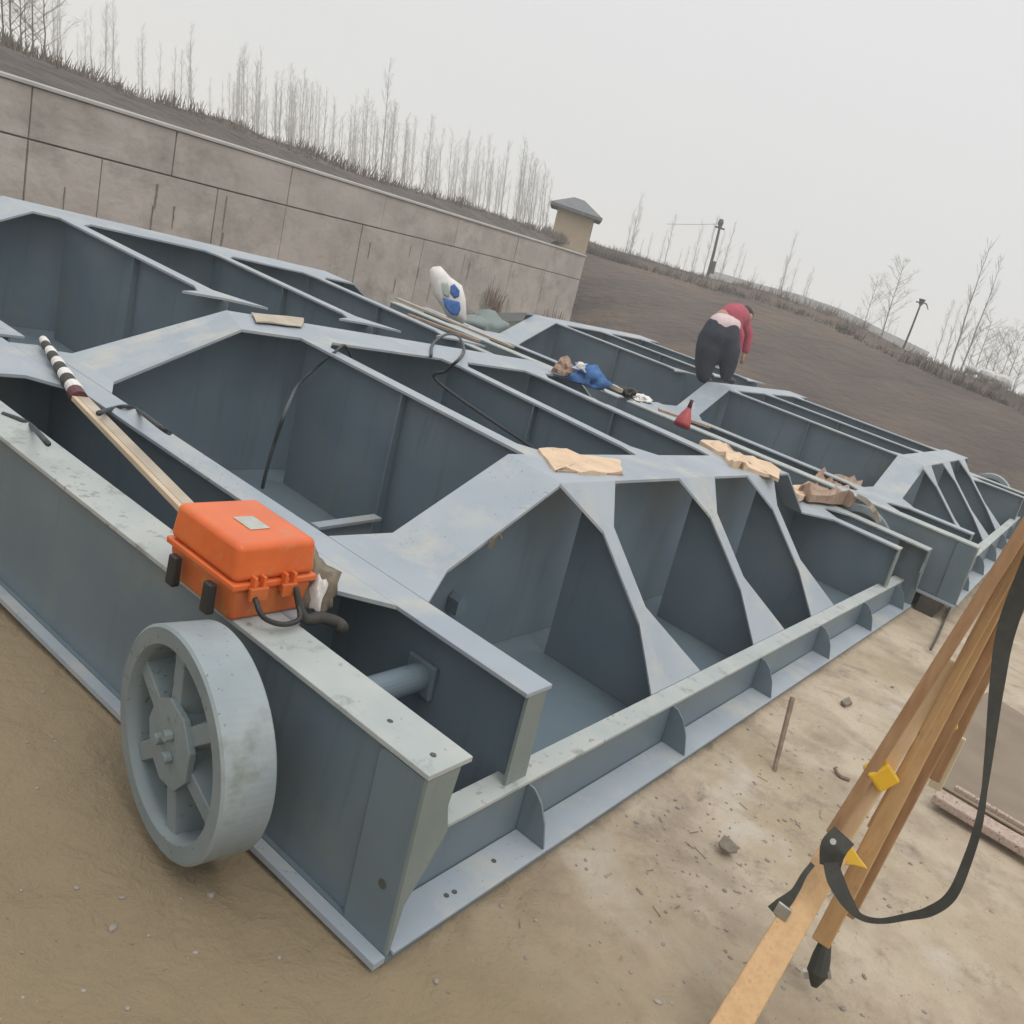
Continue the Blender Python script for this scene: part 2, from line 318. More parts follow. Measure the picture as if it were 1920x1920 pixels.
# ------------------------------------------------------------------ sluice gate sections
def yaw_frame(v0, u0, z0, yaw=0.0, tv=0.0, tu=0.0):
    cy, sy = math.cos(yaw), math.sin(yaw)
    return lambda v, u, z: Q(v0 + v * cy - u * sy, u0 + v * sy + u * cy, z0 + z + v * tv + u * tu)
L_ = 8.36; HC = 0.70; ZL = 0.28
def gate(T, label, rear, girders, HR, F1=1.35, F2=2.35, ST=(2.42, 4.0, 5.65), u_lo=0.0, u_hi=4.4, group=None, holes=False, far_taper=False, slant=(0, 0, 0), folds=None):
    root = empty('sluice_gate_section', T(0, u_lo, 0), label, 'sluice gate', group)
    TH = 0.018
    def plate(name, poly, mat, th=TH, b=0.0, lab=None):       # top polygon in (v,u,z), thickness downwards
        mb = MB(); mb.prism([T(*p) for p in poly], [T(p[0], p[1], p[2] - th) for p in poly]); return mb.build(name, mat, root, bevel=b, label=lab)
    def vplate(name, v, poly, mat, th=0.012, lab=None):       # plate in a plane v = const, poly in (u,z)
        mb = MB(); mb.prism([T(v - th / 2, a, b) for a, b in poly], [T(v + th / 2, a, b) for a, b in poly]); return mb.build(name, mat, root, label=lab)
    def uplate(name, u, poly, mat, th=0.012, lab=None):
        mb = MB(); mb.prism([T(a, u - th / 2, b) for a, b in poly], [T(a, u + th / 2, b) for a, b in poly]); return mb.build(name, mat, root, label=lab)
    b0, b1 = 0.76, 0.94                                        # inner column beam
    lo = u_lo; hi = u_hi
    # skin plate and bottom lips
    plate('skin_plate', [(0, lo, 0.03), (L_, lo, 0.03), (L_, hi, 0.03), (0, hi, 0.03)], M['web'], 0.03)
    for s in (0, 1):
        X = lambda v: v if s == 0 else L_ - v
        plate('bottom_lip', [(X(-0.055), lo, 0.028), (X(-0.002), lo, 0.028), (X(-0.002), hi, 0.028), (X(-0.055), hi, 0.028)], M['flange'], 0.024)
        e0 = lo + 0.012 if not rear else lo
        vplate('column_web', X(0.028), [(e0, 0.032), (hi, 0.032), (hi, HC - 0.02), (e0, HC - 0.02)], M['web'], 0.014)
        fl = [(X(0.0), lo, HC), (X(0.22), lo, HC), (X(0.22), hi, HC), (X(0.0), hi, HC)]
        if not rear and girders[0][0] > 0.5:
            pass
        plate('column_flange', fl, M['dusty_toplit'], 0.02, 0.003)
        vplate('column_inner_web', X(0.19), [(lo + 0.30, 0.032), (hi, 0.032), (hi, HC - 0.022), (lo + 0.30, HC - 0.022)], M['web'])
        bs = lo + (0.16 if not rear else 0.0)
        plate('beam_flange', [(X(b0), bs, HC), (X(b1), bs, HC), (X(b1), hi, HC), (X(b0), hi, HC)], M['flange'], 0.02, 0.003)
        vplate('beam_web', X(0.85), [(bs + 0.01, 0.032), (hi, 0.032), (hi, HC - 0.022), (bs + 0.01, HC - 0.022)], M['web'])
        if not rear:
            uplate('beam_end_plate', bs + 0.012, [(X(0.785), 0.032), (X(0.785), HC - 0.023), (X(0.915), HC - 0.023), (X(0.945), 0.032)], M['end'], 0.014)
            uplate('column_end_plate', lo + 0.008, [(X(0.002), 0.034), (X(0.002), HC - 0.022), (X(0.165), HC - 0.022), (X(0.146), 0.54), (X(0.180), 0.435), (X(0.116), 0.33), (X(0.035), 0.21), (X(0.014), 0.034)], M['end'], 0.014)
            # outer cover plate at the column end, with a rounded upper corner
            pts = [(lo - 0.004, 0.0), (lo - 0.004, HC - 0.012), (lo + 0.16, HC + 0.004), (lo + 0.19, HC - 0.004), (lo + 0.205, HC - 0.04), (lo + 0.205, 0.03), (lo + 0.20, 0.0)]
            vplate('column_cover_plate', X(0.012), [(a_ + (0.008 if a_ < lo else 0), min(b_, HC - 0.024)) for a_, b_ in pts], M['web'], 0.018)
            mbx = MB(); mbx.tube([T(X(0.012), lo + 0.207, 0.04), T(X(0.012), lo + 0.207, HC - 0.05)], 0.008, 6); mbx.build('weld_bead', M['web'], root)
    # girders
    for gi, (a, b) in enumerate(girders):
        um = (a + b) / 2
        A1, A2, B1, B2 = folds[gi] if folds else (F1, F2, F1, F2)     # fold positions on the near and the far edge
        M1, M2 = (A1 + B1) / 2, (A2 + B2) / 2
        prof = [(0.20, HC), (M1, HC), (M2, HR), (L_ - M2, HR), (L_ - M1, HC), (L_ - 0.20, HC)]
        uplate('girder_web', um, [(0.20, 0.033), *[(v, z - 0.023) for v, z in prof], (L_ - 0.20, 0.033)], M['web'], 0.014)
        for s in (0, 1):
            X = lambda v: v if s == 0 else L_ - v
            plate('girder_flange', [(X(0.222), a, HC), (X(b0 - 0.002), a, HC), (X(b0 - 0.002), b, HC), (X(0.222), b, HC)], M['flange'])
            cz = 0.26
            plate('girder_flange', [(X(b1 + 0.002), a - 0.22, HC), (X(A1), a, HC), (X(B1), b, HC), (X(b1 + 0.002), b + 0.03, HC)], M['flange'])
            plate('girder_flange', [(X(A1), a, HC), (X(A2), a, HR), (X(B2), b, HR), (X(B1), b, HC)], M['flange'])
            for du, e in ((-1, a), (1, b)):
                if (e < lo + 0.3): continue
                plate('gusset', [(X(0.222), e, HC), (X(0.222 + 0.2), e, HC), (X(0.222), e + du * 0.2, HC)], M['flange'])
                plate('gusset', [(X(b0 - 0.002), e, HC), (X(b0 - 0.2), e, HC), (X(b0 - 0.002), e + du * 0.2, HC)], M['flange'])
        xs = [F2, ST[1], L_ - F2]
        sa_ = [A2, (ST[0] + ST[1]) / 2, (ST[1] + ST[2]) / 2, L_ - A2]; sb_ = [B2, sa_[1], sa_[2], L_ - B2]
        for k in range(3):
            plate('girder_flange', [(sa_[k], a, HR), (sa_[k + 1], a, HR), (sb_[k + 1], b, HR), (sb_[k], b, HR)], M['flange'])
    hw = 0.07
    # stringers between girders, plus free ends
    spans = []
    gs = sorted(girders)
    for (a0, a1), (c0, c1) in zip(gs[:-1], gs[1:]): spans.append((a1, c0, 'full'))
    if rear: spans.insert(0, (lo + 0.10, gs[0][0], 'cut'))
    for (p, q, kind) in spans:
        for i, sv in enumerate(ST):
            sl = slant[i]; V0 = lambda u: sv + sl * (u - (p + q) / 2)
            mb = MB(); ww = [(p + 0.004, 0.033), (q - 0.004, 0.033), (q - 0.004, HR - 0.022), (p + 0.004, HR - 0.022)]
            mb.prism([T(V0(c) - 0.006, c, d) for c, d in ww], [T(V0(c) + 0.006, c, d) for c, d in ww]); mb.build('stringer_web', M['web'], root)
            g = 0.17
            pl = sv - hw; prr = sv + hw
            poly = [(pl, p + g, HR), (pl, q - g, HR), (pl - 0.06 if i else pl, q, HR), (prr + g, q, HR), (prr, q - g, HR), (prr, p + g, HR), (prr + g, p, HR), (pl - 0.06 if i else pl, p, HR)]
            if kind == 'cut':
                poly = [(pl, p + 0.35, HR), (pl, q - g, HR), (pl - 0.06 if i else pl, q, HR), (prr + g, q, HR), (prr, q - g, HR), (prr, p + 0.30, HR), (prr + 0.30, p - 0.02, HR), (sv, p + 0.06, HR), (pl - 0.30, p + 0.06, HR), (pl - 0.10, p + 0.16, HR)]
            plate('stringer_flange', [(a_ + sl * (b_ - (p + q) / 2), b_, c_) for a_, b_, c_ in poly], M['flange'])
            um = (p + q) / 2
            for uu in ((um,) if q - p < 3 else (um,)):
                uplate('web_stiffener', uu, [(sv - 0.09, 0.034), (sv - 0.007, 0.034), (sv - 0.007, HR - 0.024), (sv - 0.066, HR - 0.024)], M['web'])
        # beam web stiffeners
        for s in (0, 1):
            X = lambda v: v if s == 0 else L_ - v
            for uu in (p + (q - p) * 0.33, p + (q - p) * 0.68):
                uplate('web_stiffener', uu, [(X(0.20), 0.034), (X(0.26), 0.034), (X(0.26), HC - 0.2), (X(0.20), HC - 0.05)], M['web'])
    # tapered struts from the end girder down to the edge beam
    ends = []
    if not rear: ends.append((gs[0][0], lo, 1))
    if rear and far_taper: ends.append((gs[-1][1], hi, -1))
    for (ug, ue, sg) in ends:
        U = lambda d: ue + sg * d                             # d = distance in from the edge
        D = abs(ug - ue)
        zz = lambda d: ZL + (HR - ZL) * max(0.0, (d - 0.245)) / (D - 0.245)
        for sv in ST:
            vplate('strut_web', sv, [(U(0.16), 0.033), (U(D - 0.004), 0.033), (U(D - 0.004), HR - 0.024), (U(0.25), ZL - 0.022), (U(0.16), ZL - 0.022)], M['web'])
            poly = [(-hw, 0.50), (-hw, D - 0.20), (-0.33, D), (0.31, D), (hw, D - 0.19), (hw, 0.55), (0.42, 0.247), (-0.24, 0.247)]
            plate('strut_flange', [(sv + a, U(d), zz(d)) for a, d in poly], M['flange'])
        # edge beam: upstand web, ledge flange, outer plate, curved gussets
        wv0, wv1 = 0.04, L_ - 0.04
        uplate('edge_web', U(0.15), [(wv0, 0.033), (wv1, 0.033), (wv1, ZL - 0.02), (wv0, ZL - 0.02)], M['web'], 0.012)
        plate('edge_ledge', [(0.08, U(0.135), ZL), (L_ - 0.08, U(0.135), ZL), (L_ - 0.08, U(0.245), ZL), (0.08, U(0.245), ZL)], M['dusty_toplit'], 0.016, 0.002)
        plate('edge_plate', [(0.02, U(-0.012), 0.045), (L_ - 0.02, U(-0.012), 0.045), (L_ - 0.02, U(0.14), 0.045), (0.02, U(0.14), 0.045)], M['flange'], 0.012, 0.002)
        for gv in (0.93, 2.33, 3.73, 5.13, 6.53, 7.93):
            vplate('edge_gusset', gv, [(U(0.142), 0.048), (U(0.142), ZL - 0.018), (U(0.105), ZL - 0.022), (U(0.06), ZL - 0.06), (U(0.022), 0.15), (U(-0.004), 0.048)], M['web'], 0.010)
    return root, T

def dot(T, v, u, z, r, mat, parent, name, axis='z', h=0.003):
    mb = MB(); n = 10; a = []; b = []
    for k in range(n):
        c, s = math.cos(2 * math.pi * k / n) * r, math.sin(2 * math.pi * k / n) * r
        if axis == 'z': a.append(T(v + c, u + s, z + h)); b.append(T(v + c, u + s, z))
        else: a.append(T(v - h, u + c, z + s)); b.append(T(v, u + c, z + s))
    mb.prism(a, b); return mb.build(name, mat, parent)

def wheel(T, root, v_out, v_in, uc, zc, R, lab=None, skew=0.0):
    """spoked cast wheel, axis along v; v_out is the outer face"""
    sg = 1 if v_in > v_out else -1
    T0 = T; vm = (v_out + v_in) / 2; cs, sn = math.cos(skew), math.sin(skew)
    T = lambda v, u, z: T0(vm + (v - vm) * cs + (u - uc) * sn, uc - (v - vm) * sn + (u - uc) * cs, z)
    n = 96; prof = [(v_out, R - 0.01), (v_out, R - 0.062), (v_out + sg * 0.05, R - 0.072), (v_out + sg * 0.15, R - 0.072), (v_in, R - 0.085), (v_in, R - 0.008), (v_in - sg * 0.008, R), (v_out + sg * 0.008, R)]
    vs = []; fs = []
    for k in range(n):
        a = 2 * math.pi * k / n
        for (v, r) in prof: vs.append(T(v, uc + r * math.cos(a), zc + r * math.sin(a)))
    m_ = len(prof)
    for k in range(n):
        for j in range(m_):
            fs.append([k * m_ + j, k * m_ + (j + 1) % m_, ((k + 1) % n) * m_ + (j + 1) % m_, ((k + 1) % n) * m_ + j])
    w = mk('wheel', vs, fs, M['tread'], root, label=lab)
    w.data.materials.append(M['wheelp'])
    for p in w.data.polygons:
        if (p.index % m_) in (0, 1, 2, 3): p.material_index = 1
    for p in w.data.polygons: p.use_smooth = (p.index % m_) in (5, 1, 2, 3)
    def disc(name, va, vb, r, mat, k=24, sub=None, cu=uc, cz=zc):
        mb = MB(); A = []; B = []
        for i in range(k):
            a = 2 * math.pi * i / k
            A.append(T(va, cu + r * math.cos(a), cz + r * math.sin(a))); B.append(T(vb, cu + r * math.cos(a), cz + r * math.sin(a)))
        mb.prism(A, B); return mb.build(name, mat, w, bevel=0.003)
    disc('back_disc', v_out + sg * 0.125, v_out + sg * 0.14, R - 0.070, M['wheelp'], 40)
    disc('hub', v_out + sg * 0.03, v_out + sg * 0.12, 0.115, M['wheelp'])
    # octagonal hub cover with three bolts
    disc('hub_cover', v_out + sg * 0.005, v_out + sg * 0.03, 0.15, M['wheelp'], 9)
    for i in range(3):
        a = math.radians(90 + 120 * i + 20)
        disc('bolt', v_out - sg * 0.022, v_out + sg * 0.005, 0.020, M['wheelp'], 8, cu=uc + 0.042 * math.cos(a), cz=zc + 0.042 * math.sin(a))
    for i in range(6):
        a = math.radians(60 * i + 20); ca, sa = math.cos(a), math.sin(a)
        mb = MB(); c = []
        for r in (0.10, R - 0.066):
            for (t, dv) in ((-0.050, 0.12), (0.050, 0.12), (0.030, 0.020), (-0.030, 0.020)):
                c.append(T(v_out + sg * (dv + (0.0 if r < 0.2 else 0.012)), uc + r * ca - t * sa, zc + r * sa + t * ca))
        mb.add(c, [[0, 1, 2, 3], [7, 6, 5, 4], [0, 4, 5, 1], [1, 5, 6, 2], [2, 6, 7, 3], [3, 7, 4, 0]])
        mb.build('spoke', M['wheelp'], w, bevel=0.004)
    # axle into the column
    mb = MB(); mb.tube([T(v_in - sg * 0.10, uc, zc), T(v_in + sg * 0.16, uc, zc)], 0.06, 16)
    mb.build('axle', M['wheelp'], w)
    return w

T1 = yaw_frame(0, 0, 0, 0, 0.0, 0.010)
G1, _ = gate(T1, 'nearest grey steel gate section, with the orange case resting on it', False, [(1.07, 1.48), (3.62, 4.14)], 1.12, u_lo=0.0, u_hi=4.25, group='sections of steel sluice gate',
             ST=(2.5, 4.08, 5.42), slant=(0.035, 0.10, 0.06), folds=[(1.33, 2.2, 1.36, 2.22), (1.08, 1.95, 1.10, 2.2)])
G1b, _ = gate(T1, 'grey steel gate section at the left, below the concrete wall', True, [(6.95, 7.5)], 1.12, 1.33, 2.2, ST=(2.5, 4.1, 5.45), u_lo=4.42, u_hi=8.7, group='sections of steel sluice gate', far_taper=True)
T2 = yaw_frame(8.56, -0.39, 0.17, 0.017, 0.021)
G2, _ = gate(T2, 'grey steel gate section at the right, its tapered end facing the wooden tripod', False, [(1.09, 1.46), (3.97, 4.33)], 1.09, 1.34, 2.2, ST=(2.28, 3.87, 5.45), u_hi=4.45, group='sections of steel sluice gate')
G2b, _ = gate(T2, 'far grey steel gate section left of the bent worker', True, [(7.15, 7.6)], 1.09, 1.34, 2.2, ST=(2.28, 3.87, 5.45), u_lo=4.6, u_hi=8.8, group='sections of steel sluice gate', far_taper=True)

wheel(T1, G1, -0.335, -0.145, 0.79, 0.405, 0.375, 'large spoked guide wheel with a three bolt hub', skew=math.radians(9))
wheel(T1, G1, L_ + 0.335, L_ + 0.135, 0.80, 0.42, 0.39)
wheel(T2, G2, L_ + 0.335, L_ + 0.135, 0.80, 0.42, 0.39)
# bolt holes, lugs and brackets on the nearest section
for p in [(580, 1236), (652, 1292), (731, 1353), (812, 1416)]:
    q = onz(*p, 0.7005); d = dot(lambda v, u, z: Vector((v, u, z)), q.x, q.y, 0.7005, 0.011, M['hole'], G1, 'bolt_hole')
for p in [(123, 902), (83, 880), (200, 985)]:
    q = onz(*p, 0.7005); dot(lambda v, u, z: Vector((v, u, z)), q.x, q.y, 0.7005, 0.009, M['hole'], G1, 'bolt_hole')
dot(T1, 0.0025, 0.08, 0.25, 0.016, M['hole'], G1, 'bolt_hole', axis='v')
for (v, u) in ((0.37, 0.055), (0.41, 0.05), (0.68, 0.07)):
    dot(T1, v, u, 0.0455, 0.010, M['hole'], G1, 'bolt_hole')
_a, _b = onz(590, 987, 0.30), onz(708, 970, 0.30)
mb = MB(); mb.bar(_a, _b, 0.07, 0.02); mb.bar(_a - Vector((0, -.03, .08)), _b - Vector((0, -.03, .08)), 0.012, 0.14)
mb.build('shelf_bracket', M['flange'], G1)
mb = MB(); mb.tube([T1(0.40, 0.72, 0.44), T1(0.842, 0.72, 0.44)], 0.060, 24); mb.build('axle_housing', M['web'], G1)
mb = MB(); mb.box8([T1(*p) for p in [(0.815, 0.64, 0.36), (0.815, 0.80, 0.36), (0.842, 0.80, 0.36), (0.842, 0.64, 0.36), (0.815, 0.64, 0.52), (0.815, 0.80, 0.52), (0.842, 0.80, 0.52), (0.842, 0.64, 0.52)]])
mb.build('bearing_plate', M['web'], G1, bevel=0.01)
# small lifting lug on the first girder web and a hook on the plate edge
mb = MB()
P = [(1.66, 1.04, 0.34), (1.66, 1.04, 0.42), (1.69, 1.04, 0.45), (1.74, 1.04, 0.42), (1.74, 1.04, 0.34)]
mb.prism([T1(v, 1.262, z) for v, u, z in P], [T1(v, 1.19, z) for v, u, z in P]); mb.build('lifting_lug', M['web'], G1)
mb = MB(); mb.tube([T1(1.62, 1.055, 0.80), T1(1.62, 1.045, 0.855), T1(1.635, 1.03, 0.885), T1(1.65, 1.02, 0.86)], [0.014, 0.012, 0.010, 0.006], 8); mb.build('wire_hook', M['chip'], G1)
# bearers under the raised sections
for u, wh in ((0.25, 'front end'), (2.6, 'first bay'), (4.2, 'joint'), (6.4, 'rear bay'), (8.3, 'far end')):
    mb = MB(); c = []
    for z in (0, 1):
        for (v, du) in ((-0.06, -0.1), (L_ + 0.06, -0.1), (L_ + 0.06, 0.1), (-0.06, 0.1)):
            p = T2(v, u + du, -0.004); c.append(Vector((p.x, p.y, p.z if z else -0.04)))
    mb.box8(c); o = mb.build('timber_bearer', M['timber'])
    tag(o, 'dark timber bearer on the ground under the %s of the raised gate row' % wh, 'timber', 'bearers under the raised gate')

# ------------------------------------------------------------------ concrete retaining wall
WA = Vector((3.2, 11.2, 0)); WB = onz(1056, 622, 0.0)
WD = (WB - WA).normalized(); WN = Vector((WD.y, -WD.x, 0))     # WN points to the yard
WLEN = (WB - WA).length
def wall_hit(px, py):
    r = Vector(ray(px, py)); c = Vector(CAM); t = (WA - c).dot(WN) / r.dot(WN); p = c + r * t
    return (p - WA).dot(WD), p.z, t
_h0, _h1 = wall_hit(15, 139), wall_hit(1084, 474)
def wtop(s): return _h0[1] + (_h1[1] - _h0[1]) * (s - _h0[0]) / (_h1[0] - _h0[0])
print('wall', _h0, _h1, WLEN)
def wp(s, z, off=0.0): return WA + WD * s + Vector((LEAN[0], LEAN[1], 1)) * z + WN * off - Vector((LEAN[0], LEAN[1], 0)) * 1.2
wall = empty('retaining_wall', WA, 'long stained concrete retaining wall behind the gate sections', 'wall')
S0, S1 = -7.0, WLEN
mb = MB(); mb.prism([wp(S0, -0.3), wp(S1, -0.3), wp(S1, wtop(S1) - 0.02), wp(S0, wtop(S0) - 0.02)], [wp(S0, -0.3, -0.5), wp(S1, -0.3, -0.5), wp(S1, wtop(S1) - 0.02, -0.5), wp(S0, wtop(S0) - 0.02, -0.5)])
mb.build('wall_core', M['stain'], wall)
mb = MB(); mb.prism([wp(S0, wtop(S0), 0.07), wp(S1 + 0.05, wtop(S1), 0.07), wp(S1 + 0.05, wtop(S1), -0.55), wp(S0, wtop(S0), -0.55)],
                    [wp(S0, wtop(S0) - 0.05, 0.07), wp(S1 + 0.05, wtop(S1) - 0.05, 0.07), wp(S1 + 0.05, wtop(S1) - 0.05, -0.55), wp(S0, wtop(S0) - 0.05, -0.55)])
mb.build('coping', M['coping'], wall, bevel=0.01)
rnd = random.Random(3)
seam = lambda s: wtop(s) * 0.69 - 0.02 * math.sin(s * 0.3)
_k = WLEN / 33.1
cuts_hi = [S0] + [q * _k for q in (-3.4, 1.6, 5.2, 9.3, 14.0, 19.0, 24.5, 29.0)] + [S1]
cuts_lo = [S0] + [q * _k for q in (-4.5, -1.0, 1.6, 3.3, 6.7, 9.3, 13.0, 16.8, 20.5, 24.4, 28.2, 31.0)] + [S1]
def panel(s0, s1, fb, ft):
    g = 0.012; off = 0.03 + rnd.random() * 0.018
    mb = MB(); ps = [(s0 + g, fb(s0) + g), (s1 - g, fb(s1) + g), (s1 - g, ft(s1) - g), (s0 + g, ft(s0) - g)]
    mb.prism([wp(a, b, off) for a, b in ps], [wp(a, b, 0.0) for a, b in ps]); mb.build('concrete_panel', M['concrete'], wall, bevel=0.006)
for a, b in zip(cuts_hi[:-1], cuts_hi[1:]): panel(a, b, seam, lambda s: wtop(s) - 0.05)
for a, b in zip(cuts_lo[:-1], cuts_lo[1:]): panel(a, b, lambda s: -0.2, seam)
# dark runs of rust and water below tie holes
for k in range(22):
    s0 = rnd.uniform(-3, WLEN - 1); zt = rnd.uniform(0.7, seam(s0) - 0.05); ln = rnd.uniform(0.15, 0.6); w = rnd.uniform(0.010, 0.03)
    mb = MB(); n = 6; L1 = []; R1 = []
    for i in range(n + 1):
        z = zt - ln * i / n; q = w * (1 - 0.6 * i / n) * rnd.uniform(0.5, 1.2); dx = rnd.uniform(-0.006, 0.006)
        L1.append((s0 - q + dx, z)); R1.append((s0 + q + dx, z))
    P = L1 + R1[::-1]
    mb.prism([wp(a, b, 0.0515) for a, b in P], [wp(a, b, 0.049) for a, b in P]); mb.build('rust_run', M['stain'], wall)
# weeds at the wall foot (rusty brown tufts)
for (px, py) in ((908, 545), (1008, 590), (1030, 592), (915, 560)):
    s_, z_, t_ = wall_hit(px, py)
    mb = MB()
    for k in range(26):
        a = rnd.uniform(-0.22, 0.22); h = rnd.uniform(0.2, 0.7); b0 = wp(s_ + a, z_ - 0.35, 0.25 + rnd.uniform(-.1, .1)); tp = b0 + Vector((a * 0.6, rnd.uniform(-.1, .1), h))
        mb.tube([b0, (b0 + tp) / 2 + Vector((rnd.uniform(-.04, .04), 0, 0)), tp], [0.016, 0.012, 0.004], 4)
    o = mb.build('dry_weed', M['twig']); tag(o, 'tuft of dry brown weeds growing against the foot of the concrete wall', 'weed', 'dry weeds along the wall foot')

# ------------------------------------------------------------------ banks and far ground
def sheet(name, rows, mat, noise_a=0.0, kind='structure', seed=0, sub=4, subc=4):
    R_ = len(rows); Cn = len(rows[0]); g = []
    for j in range((R_ - 1) * sub + 1):
        t = j / sub; j0 = min(int(t), R_ - 2); ft = t - j0; row = []
        for i in range((Cn - 1) * subc + 1):
            s_ = i / subc; i0 = min(int(s_), Cn - 2); fs = s_ - i0
            p = (Vector(rows[j0][i0]) * (1 - fs) + Vector(rows[j0][i0 + 1]) * fs) * (1 - ft) + (Vector(rows[j0 + 1][i0]) * (1 - fs) + Vector(rows[j0 + 1][i0 + 1]) * fs) * ft
            if noise_a: p.z += noise_a * mnoise.fractal(Vector((p.x * 0.25, p.y * 0.25, seed)), 1.0, 2.0, 5)
            row.append(p)
        g.append(row)
    nx = len(g[0]); v = [p for r in g for p in r]
    f = [(j * nx + i, j * nx + i + 1, (j + 1) * nx + i + 1, (j + 1) * nx + i) for j in range(len(g) - 1) for i in range(nx - 1)]
    o = mk(name, v, f, mat, smooth=True); tag(o, kind=kind); return o
# right-hand earth bank: crest traced by direction and distance
crest = [(1020, 432, 52), (1085, 448, 52), (1150, 470, 51), (1230, 492, 50), (1330, 522, 49), (1430, 545, 48), (1560, 590, 46), (1700, 657, 43), (1800, 697, 41), (1900, 737, 39), (2050, 800, 37), (2300, 905, 34), (2700, 1080, 30)]
top = [hd(*c) for c in crest]
def down(p, dist, z):
    c = Vector((CAM[0], CAM[1], 0)); d = Vector((p.x, p.y, 0)) - c; L0 = d.length
    q = c + d * ((L0 - dist) / L0); return Vector((q.x, q.y, z))
toe, mid = [], []
for c, p in zip(crest, top):
    tD = 38.0 - 12.5 * max(0.0, min(1.0, (c[0] - 1060) / 240.0)) if c[0] < 2000 else 24.0
    toe.append(down(p, c[2] - tD, -0.06)); mid.append(down(p, (c[2] - tD) * 0.45, p.z * 0.52))
back = [down(p, -5, p.z - 0.6) for p in top]; far = [down(p, -60, p.z - 1.2) for p in top]; farr = [down(p, -110, p.z - 1.4) for p in top]
sheet('earth_bank', [toe, mid, top, back, far, farr], M['bank'], 0.10, seed=4, sub=8, subc=6)
# slope above the retaining wall
ct = [(-260, 20), (-60, 62), (20, 84), (120, 126), (250, 176), (430, 228), (500, 260), (570, 284), (650, 318), (760, 352), (880, 388), (960, 412), (1030, 438), (1060, 450)]
r0, r1, r2, r3 = [], [], [], []
for (px, py) in ct:
    wy = 137 + (px - 12) * 0.3025
    s_, z_, t_ = wall_hit(px, wy); s_ = min(s_, WLEN - 0.2)
    base = wp(s_, wtop(s_) - 0.10, -0.50); c = Vector((CAM[0], CAM[1], 0)); Dw = (Vector((base.x, base.y, 0)) - c).length
    tp = hd(px, py, Dw + 5.5)
    r0.append(base); r1.append(base * 0.5 + tp * 0.5 + Vector((0, 0, 0.08))); r2.append(tp)
    d = (Vector((tp.x, tp.y, 0)) - c).normalized(); r3.append(tp + d * 60 + Vector((0, 0, -0.8)))
sheet('hillside', [r0, r1, r2, r3], M['scrub'], 0.10, seed=8, sub=6, subc=6)

M['scrub_twig'] = material('dry_scrub_twigs', (0.15, 0.125, 0.10), (0.20, 0.17, 0.14), 0.95, 2)
def tufts(name, curve, mat, n, hmin, hmax, spread, seed):
    r = random.Random(seed); mb = MB()
    for i in range(n):
        t = r.uniform(0, len(curve) - 1.001); k = int(t); p = Vector(curve[k]).lerp(Vector(curve[k + 1]), t - k)
        d = Vector((p.x - CAM[0], p.y - CAM[1], 0)).normalized(); p = p + d * r.uniform(-spread, spread * 0.6) * r.random(); p.z -= 0.12 + 0.02 * abs(r.gauss(0, 1))
        h = r.uniform(hmin, hmax) * (0.4 + 1.1 * max(0.0, 0.5 + mnoise.noise(Vector((p.x * .3, p.y * .3, 2)))))
        for j in range(5):
            q = p + Vector((r.uniform(-.18, .18), r.uniform(-.18, .18), 0)); e_ = q + Vector((r.uniform(-.35, .35) * h, r.uniform(-.35, .35) * h, h * r.uniform(.6, 1.1)))
            mb.tube([q, q.lerp(e_, .5) + Vector((r.uniform(-.04, .04), 0, 0)), e_], [0.014, 0.010, 0.003], 3, cap=False)
    o = mb.build(name, mat); tag(o, kind='stuff'); return o
tufts('dry_scrub', top, M['scrub_twig'], 900, 0.08, 0.42, 4, 41)
tufts('dry_scrub', r2, M['scrub_twig'], 900, 0.08, 0.42, 3, 42)
tufts('dry_grass', [down(p, 7, p.z * 0.86) for p in top], M['scrub'], 500, 0.1, 0.35, 5, 43)

# ------------------------------------------------------------------ small hut on the wall end
hut = empty('pump_hut', hd(1072, 462, 37.5), 'small tan hut with a grey hipped roof on the end of the concrete wall', 'hut')
hb = [(1036, 443, 37.5), (1100, 473, 37.5)]
A_, B_ = hd(*hb[0]), hd(*hb[1]); axx = (B_ - A_); axx.z = 0; wl = axx.length; axx.normalize(); ayy = Vector((-axx.y, axx.x, 0)); lean = Vector(LEAN)
bz = (A_.z + B_.z) / 2 - 0.5; B0 = Vector((A_.x, A_.y, 0))
def hp(a, b, z): return B0 + axx * a + ayy * b + lean * z + Vector((0, 0, bz))
H0 = 1.72
mb = MB(); mb.box8([hp(0, 0, 0), hp(wl, 0, 0), hp(wl, 2.2, 0), hp(0, 2.2, 0), hp(0, 0, H0), hp(wl, 0, H0), hp(wl, 2.2, H0), hp(0, 2.2, H0)]); mb.build('wall', M['hutwall'], hut)
mb = MB(); e = 0.32
b4 = [hp(-e, -e, H0 + 0.08), hp(wl + e, -e, H0 + 0.08), hp(wl + e, 2.2 + e, H0 + 0.08), hp(-e, 2.2 + e, H0 + 0.08)]; lo4 = [p - Vector((0, 0, 0.12)) for p in b4]
mb.add(lo4 + b4 + [hp(wl * 0.35, 1.1, H0 + 0.58), hp(wl * 0.65, 1.1, H0 + 0.58)], [[0, 1, 2, 3], [0, 1, 5, 4], [1, 2, 6, 5], [2, 3, 7, 6], [3, 0, 4, 7], [4, 5, 9, 8], [5, 6, 9], [6, 7, 8, 9], [7, 4, 8]])
mb.build('roof', M['slate'], hut)
